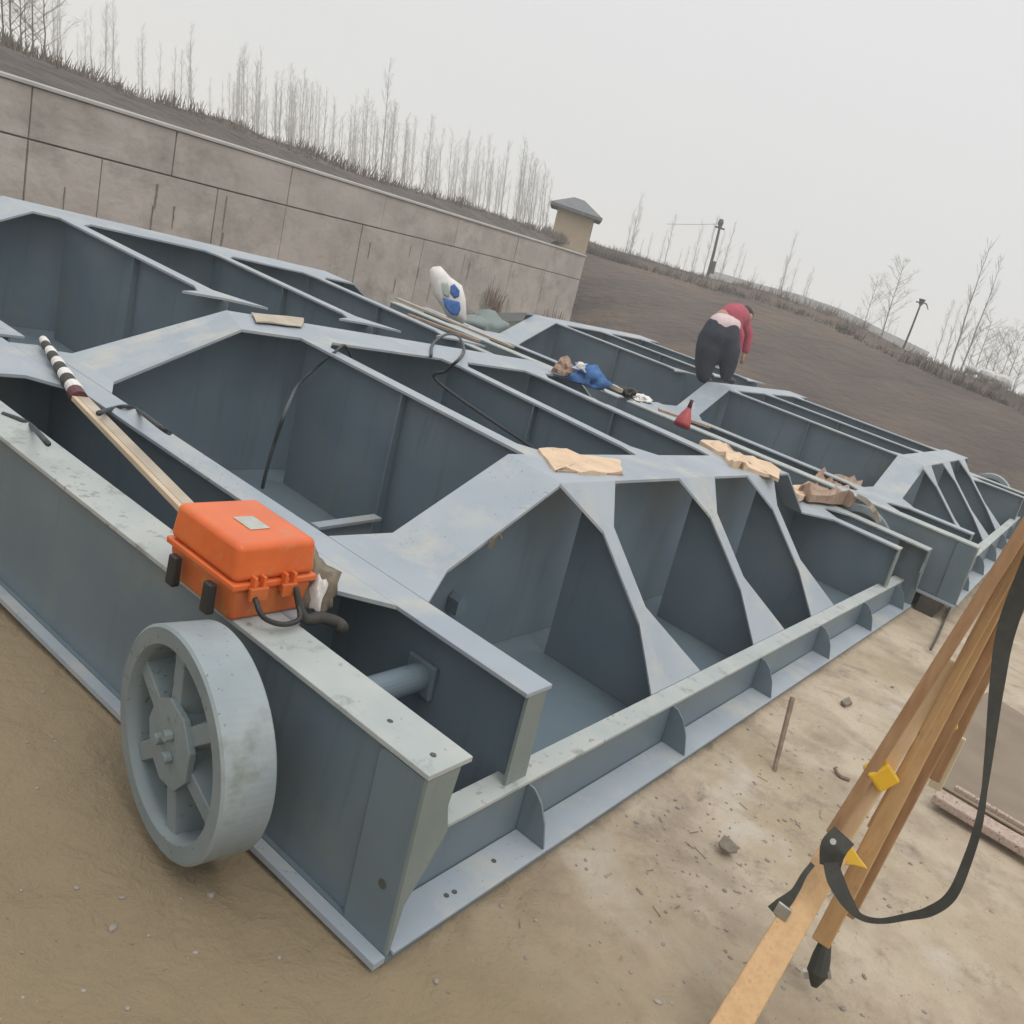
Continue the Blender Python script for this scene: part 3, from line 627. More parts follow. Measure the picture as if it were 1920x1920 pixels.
mb = MB(); mb.box8([hp(wl + 0.003, 0.7, 0.5), hp(wl + 0.04, 0.7, 0.5), hp(wl + 0.04, 1.5, 0.5), hp(wl + 0.003, 1.5, 0.5), hp(wl + 0.003, 0.7, 1.9), hp(wl + 0.04, 0.7, 1.9), hp(wl + 0.04, 1.5, 1.9), hp(wl + 0.003, 1.5, 1.9)]); mb.build('door', M['slate'], hut)

# ------------------------------------------------------------------ bare trees
def tree_proto(seed, H, style):
    r = random.Random(seed); tr = MB(); cr = MB()
    bend = r.uniform(-0.25, 0.25); pts = [Vector((bend * math.sin(i / 8 * 2), r.uniform(-.05, .05), H * i / 8)) for i in range(9)]
    r0 = 0.0075 * H + 0.01
    tr.tube(pts, [r0 * (1 - 0.88 * i / 8) for i in range(9)], 6)
    nb = 38 if style == 'poplar' else 22
    for k in range(nb):
        t = r.uniform(0.12, 0.97); i = min(7, int(t * 8)); p = pts[i].lerp(pts[i + 1], t * 8 - i)
        a = r.uniform(0, 2 * math.pi)
        if style == 'poplar': ln = H * r.uniform(0.08, 0.20) * (1.1 - t * 0.6); up = 1.9
        else: ln = H * r.uniform(0.22, 0.42) * (1.1 - t * 0.5); up = 0.75
        d = Vector((math.cos(a), math.sin(a), up)).normalized()
        q = p + d * ln * 0.5 + Vector((0, 0, 0.03 * ln)); e_ = p + d * ln + Vector((0, 0, 0.22 * ln))
        cr.tube([p, q, e_], [0.013 if style == 'poplar' else 0.03, 0.009 if style == 'poplar' else 0.018, 0.004], 3, cap=False)
        for m_ in range(3 if style == 'poplar' else 5):
            u = r.uniform(0.3, 0.95); b = p.lerp(e_, u); a2 = a + r.uniform(-1.4, 1.4)
            d2 = Vector((math.cos(a2), math.sin(a2), up * r.uniform(0.4, 1.3))).normalized(); l2 = ln * r.uniform(0.25, 0.5)
            cr.tube([b, b + d2 * l2], [0.010, 0.004], 3, cap=False)
            if style != 'poplar':
                for w in range(3):
                    c_ = b + d2 * l2 * r.uniform(0.4, 1); d3 = Vector((r.uniform(-1, 1), r.uniform(-1, 1), r.uniform(0, 1))).normalized()
                    cr.tube([c_, c_ + d3 * l2 * 0.5], [0.007, 0.003], 3, cap=False)
    return tr, cr
LROT = Vector((0, 0, 1)).rotation_difference(Vector(LEAN)).to_euler()
protos = []
for i in range(6):
    st = 'poplar' if i < 4 else 'spread'
    tr, cr = tree_proto(20 + i, 8.0, st); protos.append((tr, cr, st))
pm = []
for tr, cr, st in protos:
    res = []
    for nm, b in (('trunk', tr), ('crown', cr)):
        me = bpy.data.meshes.new(nm); me.from_pydata([tuple(v) for v in b.v], [], b.f); me.materials.append(M['hazed_bark' if st == 'poplar' else 'scrub_twig']); res.append(me)
    pm.append((res, st))
def tree(px, py, D, h, k, label, group, rz=None):
    LN = Vector(LEAN) - Vector((RM[0][0], RM[1][0], 0)) * (0.13 if px < 1100 else 0.02); LROT = Vector((0, 0, 1)).rotation_difference(LN).to_euler()
    p = hd(px, py, D); t = empty('bare_tree', p, label, 'tree', group)
    t.rotation_euler = LROT; s_ = h / 8.0; t.scale = (s_, s_, s_)
    t.rotation_euler.rotate_axis('Z', rnd.uniform(0, 6.28) if rz is None else rz)
    for me in pm[k][0]:
        o = bpy.data.objects.new(me.name, me); COL.objects.link(o); o.parent = t
rnd = random.Random(11)
def crest_y(px, arr):
    for (a, b) in zip(arr[:-1], arr[1:]):
        if a[0] <= px <= b[0]: return a[1] + (b[1] - a[1]) * (px - a[0]) / (b[0] - a[0])
    return arr[-1][1]
ctl = [(c[0], c[1]) for c in ct]; crl = [(c[0], c[1]) for c in crest]
# rows behind the wall slope
for i in range(200):
    px = rnd.uniform(430, 1030) if i < 170 else rnd.uniform(90, 430)
    D = rnd.uniform(105, 185); py = crest_y(px, ctl) + rnd.uniform(4, 14)
    tree(px, py, D, rnd.uniform(2.0, 5.4) * D / 66, rnd.randrange(4), 'slender bare poplar in the hazy row above the concrete wall', 'bare poplars above the concrete wall')
_w = iter(('second from the left edge', 'third from the left edge', 'fifth from the left edge', 'last on the right', 'fourth from the left edge', 'nearest the left edge'))
for px, h in ((20, 6), (40, 5), (62, 5.5), (85, 5), (50, 4), (8, 5)):
    tree(px, crest_y(px, ctl) + 6, rnd.uniform(26, 34), h * 0.50, 4 + rnd.randrange(2), 'dark bushy tree of the left clump above the wall, ' + next(_w), 'bushy trees at the left end above the wall')
for i in range(36):
    px = rnd.uniform(1130, 1900); D = rnd.uniform(95, 150); py = crest_y(px, crl) + rnd.uniform(6, 12)
    tree(px, py, D, rnd.choice([1.6, 2.4, 3.2, 4.6]) * rnd.uniform(0.7, 1.1) * D / 72, rnd.randrange(4), 'thin faint bare tree in the haze behind the brown bank', 'faint trees behind the brown bank')
tree(714, 320, 95, 9.5, 1, 'tallest bare poplar above the middle of the wall', None)
tree(1650, 640, 58, 4.4, 4, 'round bare tree with spreading twigs left of the leaning street pole', None)
tree(1612, 634, 62, 3.6, 5, 'smaller spreading bare tree left of the round bare tree', None)
tree(1782, 690, 62, 7.6, 2, 'tall thin bare tree right of the leaning street pole', None)
tree(1800, 696, 60, 6.6, 0, 'slightly shorter thin bare tree beside the tall thin one', None)
for px in (1838, 1852, 1868, 1880, 1895, 1822, 1808):
    tree(px, crest_y(px, crl) + 5, rnd.uniform(50, 60), rnd.uniform(2.2, 3.6), 4 + rnd.randrange(2), 'low bare scrub tree at the right end of the bank crest', 'scrub trees at the right end of the bank')
# pale rocks among the scrub
for i, (px, py, s_, wh) in enumerate(((1822, 694, .7, 'smallest, leftmost'), (1850, 704, .9, 'middle'), (1880, 716, 1.0, 'largest, rightmost'))):
    p = hd(px, py, 43); bm = bmesh.new(); bmesh.ops.create_icosphere(bm, subdivisions=2, radius=s_ * 0.42)
    for v in bm.verts: v.co *= 1 + 0.35 * mnoise.noise(v.co * 2 + Vector((i * 3, 0, 0)))
    me = bpy.data.meshes.new('pale_boulder'); bm.to_mesh(me); bm.free(); me.materials.append(M['pale_rail'])
    o = bpy.data.objects.new('pale_boulder', me); COL.objects.link(o); o.location = p; o.scale = (1.2, 1, 0.7)
    tag(o, wh + ' pale boulder of three among the scrub at the right end of the crest', 'boulder', 'pale boulders on the bank crest')
# far parapet running along behind the bank
mb = MB(); pts = [(1330, 506, 118), (1420, 532, 114), (1500, 553, 110), (1580, 581, 107), (1660, 621, 104), (1740, 659, 100)]
pp = [hd(*p) for p in pts]
for p, q in zip(pp[:-1], pp[1:]): mb.bar(p - Vector((0, 0, .9)), q - Vector((0, 0, .9)), 0.3, 1.8)
par = mb.build('road_parapet', M['pale_rail']); tag(par, 'pale low parapet of a road behind the brown bank', 'parapet')

# ------------------------------------------------------------------ poles
def pole(base, top_, D, r, label, arms):
    b, t = hd(*base, D), hd(*top_, D); c = empty('utility_pole', b, label, 'pole')
    mb = MB(); mb.tube([b - Vector((0, 0, .6)), b.lerp(t, .5), t], [r, r * .85, r * .7], 8); mb.build('shaft', M['pole'], c)
    d = (t - b).normalized(); sd = Vector((RM[0][0], RM[1][0], 0)).normalized()
    for (k, x0, x1, rr) in arms:
        mb = MB(); q = b.lerp(t, k); mb.tube([q + sd * x0, q + sd * x1 + d * 0.02], rr, 6); mb.build('cross_arm', M['pole'], c)
    return c, b, t, sd, d
c, b, t, sd, d = pole((1326, 528), (1351, 420), 56, 0.10, 'leaning utility pole behind the bank, above the bent worker', [(0.93, -0.3, 0.3, 0.05)])
mb = MB(); q = b.lerp(t, 1.02); mb.tube([q - d * .25, q, q + d * .2], [0.10, 0.17, 0.11], 8); mb.build('lamp_head', M['pole'], c)
mb = MB(); q = b.lerp(t, 0.26); mb.tube([q - d * .35 + sd * .1, q + d * .35 + sd * .1], 0.17, 8); mb.build('switch_box', M['pole'], c)
mb = MB(); mb.tube([t, hd(1300, 421, 60), hd(1250, 420, 64)], 0.012, 4); mb.build('wire', M['pole'], c)
c, b, t, sd, d = pole((1692, 660), (1728, 566), 46, 0.055, 'thin dark street pole leaning right on the bank crest', [(0.97, -0.25, 0.1, 0.03)])
mb = MB(); q = b.lerp(t, 1.0); mb.tube([q - d * .15, q + d * .12], [0.07, 0.15], 8); mb.build('lamp_head', M['pole'], c)
mb = MB(); mb.tube([q, q + sd * .25 - d * .02, q + sd * .42 - d * .22], [0.03, 0.03, 0.02], 6); mb.build('lamp_arm', M['pole'], c)

# ------------------------------------------------------------------ orange instrument case
def case():
    o = T1(-0.045, 0.945, 0.703)
    t = empty('instrument_case', o, 'orange plastic instrument case with black latches on the gate corner above the wheel', 'case')
    W0, D0 = 0.375, 0.395        # along v, along u
    def B(v, u, z): return T1(-0.045 + v, 0.945 + u, 0.700 + z * 1.12 + 0.022 * (v - 0.19) / 0.19 * 0)
    def rbox(name, v0, v1, u0, u1, z0, z1, mat, inset0=0.0, inset1=0.0, bev=0.02, seg=4, parent=t):
        mb = MB(); c = [B(v0 + inset0, u0 + inset0, z0), B(v1 - inset0, u0 + inset0, z0), B(v1 - inset0, u1 - inset0, z0), B(v0 + inset0, u1 - inset0, z0),
                        B(v0 + inset1, u0 + inset1, z1), B(v1 - inset1, u0 + inset1, z1), B(v1 - inset1, u1 - inset1, z1), B(v0 + inset1, u1 - inset1, z1)]
        mb.box8(c); o_ = mb.build(name, mat, parent); b = o_.modifiers.new('bevel', 'BEVEL'); b.width = bev; b.segments = seg
        o_.data.shade_smooth(); w = o_.modifiers.new('wn', 'WEIGHTED_NORMAL'); return o_
    body = rbox('body', 0, W0, 0, D0, 0.0, 0.115, M['orange_old'], 0.022, 0.004, 0.018)
    rbox('rim', -0.006, W0 + 0.006, -0.006, D0 + 0.006, 0.1155, 0.139, M['orange'], 0, 0, 0.007, 3)
    rbox('lid', 0, W0, 0, D0, 0.1395, 0.262, M['orange'], -0.001, 0.010, 0.026, 5)
    # worn label on the lid
    rbox('name_plate', 0.135, 0.225, 0.12, 0.225, 0.2625, 0.2650, M['plate'], 0, 0, 0.001, 1)
    # ribs and latches on the front (low u) face
    for v in (0.075, 0.115, 0.215, 0.255):
        rbox('hinge_rib', v - 0.009, v + 0.009, -0.028, 0.006, 0.095, 0.165, M['orange'], 0, 0.002, 0.004, 2)
    rbox('latch', 0.055, 0.135, -0.030, -0.011, 0.085, 0.13, M['orange_old'], 0, 0, 0.005, 2)
    rbox('latch', 0.200, 0.270, -0.030, -0.011, 0.085, 0.13, M['orange_old'], 0, 0, 0.005, 2)
    # black latches on the near side (low v)
    for u in (0.09, 0.30):
        rbox('side_latch', -0.046, -0.010, u - 0.024, u + 0.024, 0.010, 0.112, M['black'], 0, 0.002, 0.008, 3)
    # handle on the front
    mb = MB(); P = smooth_path([B(0.075, -0.028, 0.10), B(0.085, -0.075, 0.055), B(0.16, -0.10, 0.030), B(0.24, -0.095, 0.035), B(0.262, -0.05, 0.07), B(0.262, -0.028, 0.10)], 5)
    mb.tube(P, 0.010, 8); mb.build('handle', M['black'], t, smooth=True)
    # carrying strap trailing off the right corner
    P = smooth_path([B(0.255, -0.035, 0.12), B(0.27, -0.065, 0.05), B(0.30, -0.075, 0.016), B(0.37, -0.08, 0.014), B(0.41, -0.13, 0.012), B(0.40, -0.17, 0.010)], 5)
    mb = MB(); mb.tube(P, [0.010 + 0.014 * min(1, i / 12) for i in range(len(P))], 8); mb.build('carry_strap', M['strap'], t, smooth=True)
case()
# crumpled rag and old glove behind the case
rag_rnd = random.Random(5)
def rag(name, centre, sx, sy, sz, mat, label, cat, seed=0, amp=0.5, group=None, rot=0.0, sub=3):
    bm = bmesh.new(); bmesh.ops.create_icosphere(bm, subdivisions=sub, radius=1)
    for v in bm.verts:
        d = v.co.normalized(); k = 1 + amp * mnoise.fractal(d * 1.6 + Vector((seed, 0, 0)), 1.0, 2.0, 4)
        v.co = Vector((d.x * k, d.y * k, max(-0.35, d.z) * k))
    me = bpy.data.meshes.new(name); bm.to_mesh(me); bm.free(); me.materials.append(mat)
    for p in me.polygons: p.use_smooth = seed % 2 == 0
    o = bpy.data.objects.new(name, me); COL.objects.link(o); o.location = centre; o.scale = (sx, sy, sz); o.rotation_euler = (0, 0, rot)
    tag(o, label, cat, group); return o
rag('work_glove', T1(0.385, 1.05, 0.75), 0.07, 0.15, 0.14, M['chip'], 'grubby grey work glove squeezed behind the orange case', 'glove', 4)
rag('paper_scrap', T1(0.35, 0.945, 0.75), 0.022, 0.04, 0.09, M['white'], 'pale scrap of paper between the orange case and the glove', 'paper', 6)

# ------------------------------------------------------------------ levelling staff (lath with striped tip)
def staff():
    p0 = T1(0.285, 1.45, 0.745); p1 = onz(150, 748, 0.775); p2 = onz(80, 636, 0.79)
    t = empty('marking_staff', p0, 'wooden lath with black and white wrapped tip laid from the orange case to the left', 'staff')
    d = (p1 - p0).normalized(); sd = d.cross(Vector((0, 0, 1))).normalized()
    mb = MB(); mb.bar(p0 + sd * 0.0135, p1 + sd * 0.0135, 0.060, 0.03, side=sd); mb.build('lath', M['lath'], t, bevel=0.002)
    mb = MB(); mb.bar(p0 - sd * 0.030, p1 - sd * 0.030, 0.026, 0.026, side=sd); mb.build('lath_edge', M['lath_edge'], t, bevel=0.002)
    n = 10
    for i in range(n):
        a = p1.lerp(p2, i / n); b = p1.lerp(p2, (i + 1) / n); r = 0.045 - 0.022 * i / n
        tw = sd * (0.005 if i % 2 else -0.005)
        mb = MB(); mb.tube([a + tw * .5, (a + b) / 2 + tw, b + tw * .5], [r * .98, r, r * .95], 14)
        mt = M['red_dark'] if i == 0 else (M['strap'] if i % 2 == 0 else M['white'])
        mb.build('wrapped_band', mt, t, bevel=0.003)
M['red_dark'] = material('dark_red_tape', (0.07, 0.012, 0.014), (0.10, 0.02, 0.02), 0.5, 20)
staff()

# ------------------------------------------------------------------ cables
def cable(pts, r, label, name='rubber_cable', mat='rubber'):
    mb = MB(); mb.tube(smooth_path(pts, 7), r, 8); o = mb.build(name, M[mat], smooth=True); tag(o, label, 'cable'); return o
zt = 1.15
a0 = onz(628, 660, 1.163)
cable([onz(650, 655, 1.14) + Vector((.25, .02, -.25)), onz(650, 652, 1.165), a0, Vector(CAM) + Vector(ray(565, 715)) * ((a0 - Vector(CAM)).length * .985), at(540, 760, 4.75), at(515, 830, 4.75), at(500, 880, 4.8), at(492, 915, 4.85)], 0.010,
      'black cable hanging over the gate rib into the open bay')
cable([T1(3.95, 2.0, 0.75), at(828, 722, 7.6), at(838, 695, 7.5), at(862, 672, 7.4), onz(870, 655, 1.17), onz(860, 632, 1.17), onz(835, 628, 1.17), onz(812, 645, 1.17), onz(808, 668, 1.17)], 0.014,
      'coiled black cable looped over the second gate rib')
cable([at(185, 775, 4.15), onz(205, 768, 0.745), onz(235, 762, 0.752), onz(262, 772, 0.74), at(300, 800, 4.3), at(318, 812, 4.6)], 0.012, 'grey cable crossing the gate beam beside the wooden lath')
cable([onz(5, 776, 0.73), onz(40, 788, 0.735), onz(60, 800, 0.735), at(90, 832, 3.9)], 0.012, 'grey cable lying over the outer gate flange at the left edge')

# ------------------------------------------------------------------ cardboard pieces
def sheet_piece(name, poly, z, mat, label, th=0.02, wrinkle=0.03, seed=0, cat='cardboard'):
    P = [onz(x, y, z) for x, y in poly]; c = sum(P, Vector()) / len(P); mb = MB(); r = random.Random(seed)
    n = len(P); K = 6; top_ = []; 
    rings = []
    for k in range(K + 1):
        f = k / K; rings.append([c.lerp(p, f) + Vector((0, 0, th + wrinkle * max(0, mnoise.noise(c.lerp(p, f) * 6 + Vector((0, 0, seed)))) * (1.0 if k < K else 1.3) + r.uniform(0, .006))) for p in P])
    vs = [x for rg in rings for x in rg] + [p + Vector((0, 0, 0.002)) for p in P]; fs = []
    for k in range(1, K):
        for i in range(n): fs.append([k * n + i, k * n + (i + 1) % n, (k + 1) * n + (i + 1) % n, (k + 1) * n + i])
    fs.append([n + i for i in range(n)])
    b = (K + 1) * n
    for i in range(n): fs.append([K * n + i, K * n + (i + 1) % n, b + (i + 1) % n, b + i])
    fs.append([b + i for i in range(n)][::-1])
    o = mk(name, vs, fs, mat); tag(o, label, cat); return o
def densify(poly, k, jit, seed):
    r = random.Random(seed); o = []
    for a, b in zip(poly, poly[1:] + poly[:1]):
        for j in range(k): o.append((a[0] + (b[0] - a[0]) * j / k + r.uniform(-jit, jit), a[1] + (b[1] - a[1]) * j / k + r.uniform(-jit, jit)))
    return o
sheet_piece('cardboard_strip', densify([(1008, 848), (1058, 858), (1160, 866), (1164, 893), (1088, 893), (1046, 880), (1038, 888)], 4, 1.6, 1), 1.124, M['board'], 'torn tan cardboard strip on the near edge of the raised girder plate', seed=1)
mb = MB(); jr = random.Random(9); A_e, B_e = onz(1040, 887, 1.122), onz(1164, 893, 1.122); n = 12; up_, lo_ = [], []
for i in range(n + 1):
    p = A_e.lerp(B_e, i / n); up_.append(p + Vector((0, -.012, .02))); lo_.append(p + Vector((jr.uniform(-.02, .02), -.02, -jr.uniform(.02, .09))))
mb.prism(up_ + lo_[::-1], [q + Vector((0, .008, 0)) for q in up_ + lo_[::-1]])
tag(mb.build('cardboard_flap', M['board_dark']), 'ragged dark cardboard flap hanging over the near edge of the raised girder plate', 'cardboard')  # flap in a darker brown than the strip above it
sheet_piece('cardboard_scrap', densify([(1308, 832), (1345, 832), (1378, 855), (1462, 885), (1458, 903), (1400, 882), (1372, 878), (1355, 860)], 4, 2, 2), 1.126, M['board'], 'longer torn cardboard scrap at the right end of the raised girder plate', th=0.03, wrinkle=0.08, seed=2)
sheet_piece('cardboard_bundle', densify([(1495, 925), (1535, 905), (1580, 902), (1608, 915), (1600, 950), (1556, 946), (1515, 940)], 4, 2, 3), 0.74, M['board_dark'], 'damp brown cardboard bundle on the far column of the nearest gate', th=0.08, wrinkle=0.14, seed=3)
sheet_piece('cardboard_piece', densify([(1470, 918), (1500, 915), (1512, 934), (1495, 942)], 3, 1, 4), 0.735, M['board'], 'small tan cardboard piece left of the damp brown bundle', th=0.04, wrinkle=0.05, seed=4)
sheet_piece('dust_sheet', densify([(470, 588), (570, 598), (565, 614), (480, 604)], 3, 1.2, 5), 1.172, M['lath'], 'thin cream paper strip on the second girder of the nearest gate', th=0.006, wrinkle=0.01, seed=5, cat='paper')
for i, (a, b, w, m_, lb) in enumerate([((1235, 768), (1330, 800), .10, 'plank', 'weathered board on the gate flange right of the red funnel'),
                             ((745, 560), (960, 650), .10, 'lath', 'long pale board along the far rib below the white sack'), ((765, 590), (900, 640), .07, 'board_dark', 'narrow brown board in front of the long pale board')]):
    z = (1.145, 1.18, 1.16)[i]; mb = MB(); mb.bar(onz(*a, z + .02), onz(*b, z + .02), w, 0.025, side=(1, .2, 0)); o = mb.build('loose_board', M[m_]); tag(o, lb, 'board')
mb = MB(); P = smooth_path([onz(1603, 928, .78), at(1625, 940, 9.1), at(1640, 960, 9.0), at(1648, 980, 8.95)], 5)
for a, b in zip(P[:-1], P[1:]): mb.bar(a, b, 0.05, 0.006, side=(0, 0, 1))
o = mb.build('bent_strip', M['lath']); tag(o, 'curved pale strip hanging down beside the damp cardboard bundle', 'strip')

# ------------------------------------------------------------------ white sack, blue cloth, red funnel
def slab(name, poly, D, th, mat, parent, puff=0.0, off=0.0):
    c = Vector(ray(sum(p[0] for p in poly) / len(poly), sum(p[1] for p in poly) / len(poly)))
    P = [at(x, y, D - off) for x, y in poly]; cen = sum(P, Vector()) / len(P); n = len(P)
    fr = [p for p in P]; mid_f = [cen.lerp(p, 0.65) - c * (th / 2 + puff) for p in P]; mid_b = [cen.lerp(p, 0.65) + c * (th / 2 + puff) for p in P]
    vs = mid_f + [p - c * th * 0.15 for p in fr] + [p + c * th * 0.15 for p in fr] + mid_b; fs = [list(range(n)), [3 * n + i for i in range(n)][::-1]]
    for k in range(3):
        for i in range(n): fs.append([k * n + i, k * n + (i + 1) % n, (k + 1) * n + (i + 1) % n, (k + 1) * n + i])
    return mk(name, vs, fs, mat, parent, smooth=True)
DS = (onz(868, 608, 1.16) - Vector(CAM)).length
sk = empty('woven_sack', onz(868, 608, 1.16), 'white woven sack with blue print standing on the far rib before the wall', 'sack')
slab('sack_body', [(805, 506), (812, 500), (826, 499), (845, 520), (866, 535), (873, 560), (875, 600), (868, 607), (838, 594), (828, 575), (812, 552)], DS, 0.10, M['white'], sk, 0.03)
slab('blue_print', [(845, 536), (852, 532), (862, 545), (861, 556), (852, 560), (844, 550)], DS, 0.006, M['blue'], sk, 0.0, 0.088)
slab('blue_print', [(830, 558), (845, 562), (862, 566), (864, 580), (858, 592), (846, 590), (834, 576)], DS, 0.006, M['blue'], sk, 0.0, 0.088)
slab('green_print', [(828, 530), (840, 530), (843, 545), (842, 558), (832, 554)], DS, 0.008, material('pale_green_print', (0.36, 0.42, 0.36), None, 0.6), sk, 0.0, 0.095)
def drop(px, py, z): return onz(px, py, z)
zc = 1.155
bc = rag('blue_cloth', drop(1103, 712, zc + .06), 0.20, 0.17, 0.13, M['blue_cloth'], 'crumpled blue cloth on the third gate rib', 'cloth', 8, 0.7)
rag('plastic_bag', drop(1095, 692, zc + .15), 0.11, 0.09, 0.05, M['blue_pale'], 'pale blue plastic bag on top of the crumpled blue cloth', 'bag', 11, 0.6)
rag('paper_cup', drop(1088, 688, zc + .18), 0.045, 0.045, 0.05, M['white'], 'small white crumpled cup on the blue cloth', 'cup', 13, 0.2)
rag('leather_pouch', drop(1058, 694, zc + .07), 0.14, 0.10, 0.12, M['board_dark'], 'dark brown leather pouch left of the blue cloth', 'pouch', 15, 0.7)
rag('grey_rag', drop(1180, 740, zc + .03), 0.15, 0.10, 0.08, M['strap'], 'dark rag on the third gate rib right of the blue cloth', 'rag', 17, 0.7)
rag('white_rag', drop(1205, 748, zc + .05), 0.14, 0.07, 0.04, M['white'], 'white rag lying against the dark rag', 'rag', 19, 0.7)
mb = MB(); mb.bar(drop(1125, 712, zc + .09), drop(1165, 733, zc + .07), 0.06, 0.04, side=(1, 0, 0)); o = mb.build('wooden_stick', M['lath']); tag(o, 'pale short wooden stick between the blue cloth and the dark rag', 'handle')
# red funnel: wide skirt, narrow dark spout up
rf = empty('oil_funnel', drop(1278, 800, 1.14), 'red plastic oil funnel standing on the third gate rib with its dark spout up', 'funnel')
b = drop(1277, 800, 1.14); ax = (drop(1277, 800, 1.14) - b); up = Vector(LEAN)
mb = MB(); rr = [0.085, 0.080, 0.066, 0.05, 0.034, 0.026]; hh = [0, .04, .09, .13, .16, .185]
mb.tube([b + up * h + Vector((0.012 * i, 0, 0)) for i, h in enumerate(hh)], rr, 16); mb.build('cone', M['red'], rf, smooth=True)
mb = MB(); mb.tube([b + up * .185 + Vector((.06, 0, 0)), b + up * .25 + Vector((.07, 0, 0)), b + up * .27 + Vector((.075, 0, 0))], [0.024, 0.018, 0.02], 12); mb.build('spout', M['red_dark'], rf, smooth=True)

# ------------------------------------------------------------------ bent worker
def person():
    D = (T2(2.3, 4.15, 1.09) - Vector(CAM)).length
    sc = D / F
    k = 1.0
    def J(px, py, o=0.0): return at(px, py, D + o)
    root = empty('person', J(1345, 706), 'worker bent forward in a faded red jacket and dark trousers, seen from behind', 'person')
    def blob(name, chains, mat, vox=0.022, sm=6):
        mb = MB()
        for pts, rad in chains:
            pts = [Vector(p) for p in pts]
            if len(pts) > 1: mb.tube(pts, rad, 14)
            for p, r in zip(pts, rad):
                bm = bmesh.new(); bmesh.ops.create_icosphere(bm, subdivisions=2, radius=r * 0.995)
                mb.add([p + v.co for v in bm.verts], [[v.index for v in f.verts] for f in bm.faces]); bm.free()
        o = mb.build(name, mat, root, smooth=True)
        m = o.modifiers.new('remesh', 'REMESH'); m.mode = 'VOXEL'; m.voxel_size = vox; m.use_smooth_shade = True
        m = o.modifiers.new('smooth', 'SMOOTH'); m.iterations = sm; m.factor = 0.5
        return o
    def C(*a): return [J(*x[:3]) for x in a], [x[3] for x in a]
    # skin-coloured body: one continuous figure
    blob('body', [C((1347, 616, 0, .15), (1358, 598, .08, .15), (1374, 589, .20, .15), (1388, 586, .32, .09), (1394, 590, .38, .055), (1400, 592, .42, .10)),
                  C((1338, 622, 0, .10), (1331, 664, -.05, .08), (1322, 706, 0, .05), (1330, 713, .1, .04)), C((1361, 622, .04, .10), (1366, 664, 0, .08), (1362, 706, .05, .05), (1372, 712, .15, .04)),
                  C((1372, 594, .12, .08), (1386, 630, .10, .05), (1381, 664, .12, .038), (1378, 674, .13, .036)), C((1390, 596, .42, .08), (1401, 630, .45, .05), (1396, 662, .42, .038), (1392, 672, .41, .036))], M['skin'])
    for px, dd in ((1378, .13), (1392, .41)):                 # fingers
        for k in range(5):
            a = J(px - 3 + k * 1.3, 674, dd); b_ = J(px - 4 + k * 1.7, 683 - abs(k - 2) * 1.0 - (4 if k == 4 else 0), dd + .02)
            mb = MB(); mb.tube([a, a.lerp(b_, .5) + Vector((.004, 0, 0)), b_], [.011, .010, .007], 6); mb.build('finger', M['skin'], root, smooth=True)
    blob('trousers', [C((1345, 617, .0, .205), (1341, 632, -.02, .235)), C((1362, 620, .03, .200), (1358, 634, .02, .22)),
                      C((1336, 636, 0, .225), (1329, 656, -.04, .20), (1322, 680, -.02, .16), (1320, 703, 0, .12)), C((1362, 638, .04, .19), (1367, 658, .02, .17), (1366, 680, .03, .14), (1362, 702, .05, .105))], M['trouser'], 0.03)
    blob('shirt_hem', [C((1350, 611, .01, .200), (1363, 613, .05, .195)), C((1367, 610, .08, .185))], M['hem'], 0.03)
    blob('jacket', [C((1369, 597, .14, .20), (1380, 592, .24, .19), (1389, 592, .33, .14)), C((1364, 592, .12, .15), (1374, 587, .20, .15)),
                    C((1373, 597, .10, .11), (1387, 630, .10, .078), (1383, 660, .12, .058)), C((1391, 598, .42, .12), (1403, 630, .45, .082), (1398, 658, .42, .060))], M['jacket'], 0.025)
    blob('hair', [C((1398, 584, .41, .098), (1403, 590, .44, .088))], M['hair'], 0.02)
    blob('shoe', [C((1320, 711, 0, .060), (1330, 717, .12, .052))], M['black'], 0.015); blob('shoe', [C((1361, 710, .05, .060), (1373, 715, .17, .052))], M['black'], 0.015)
person()

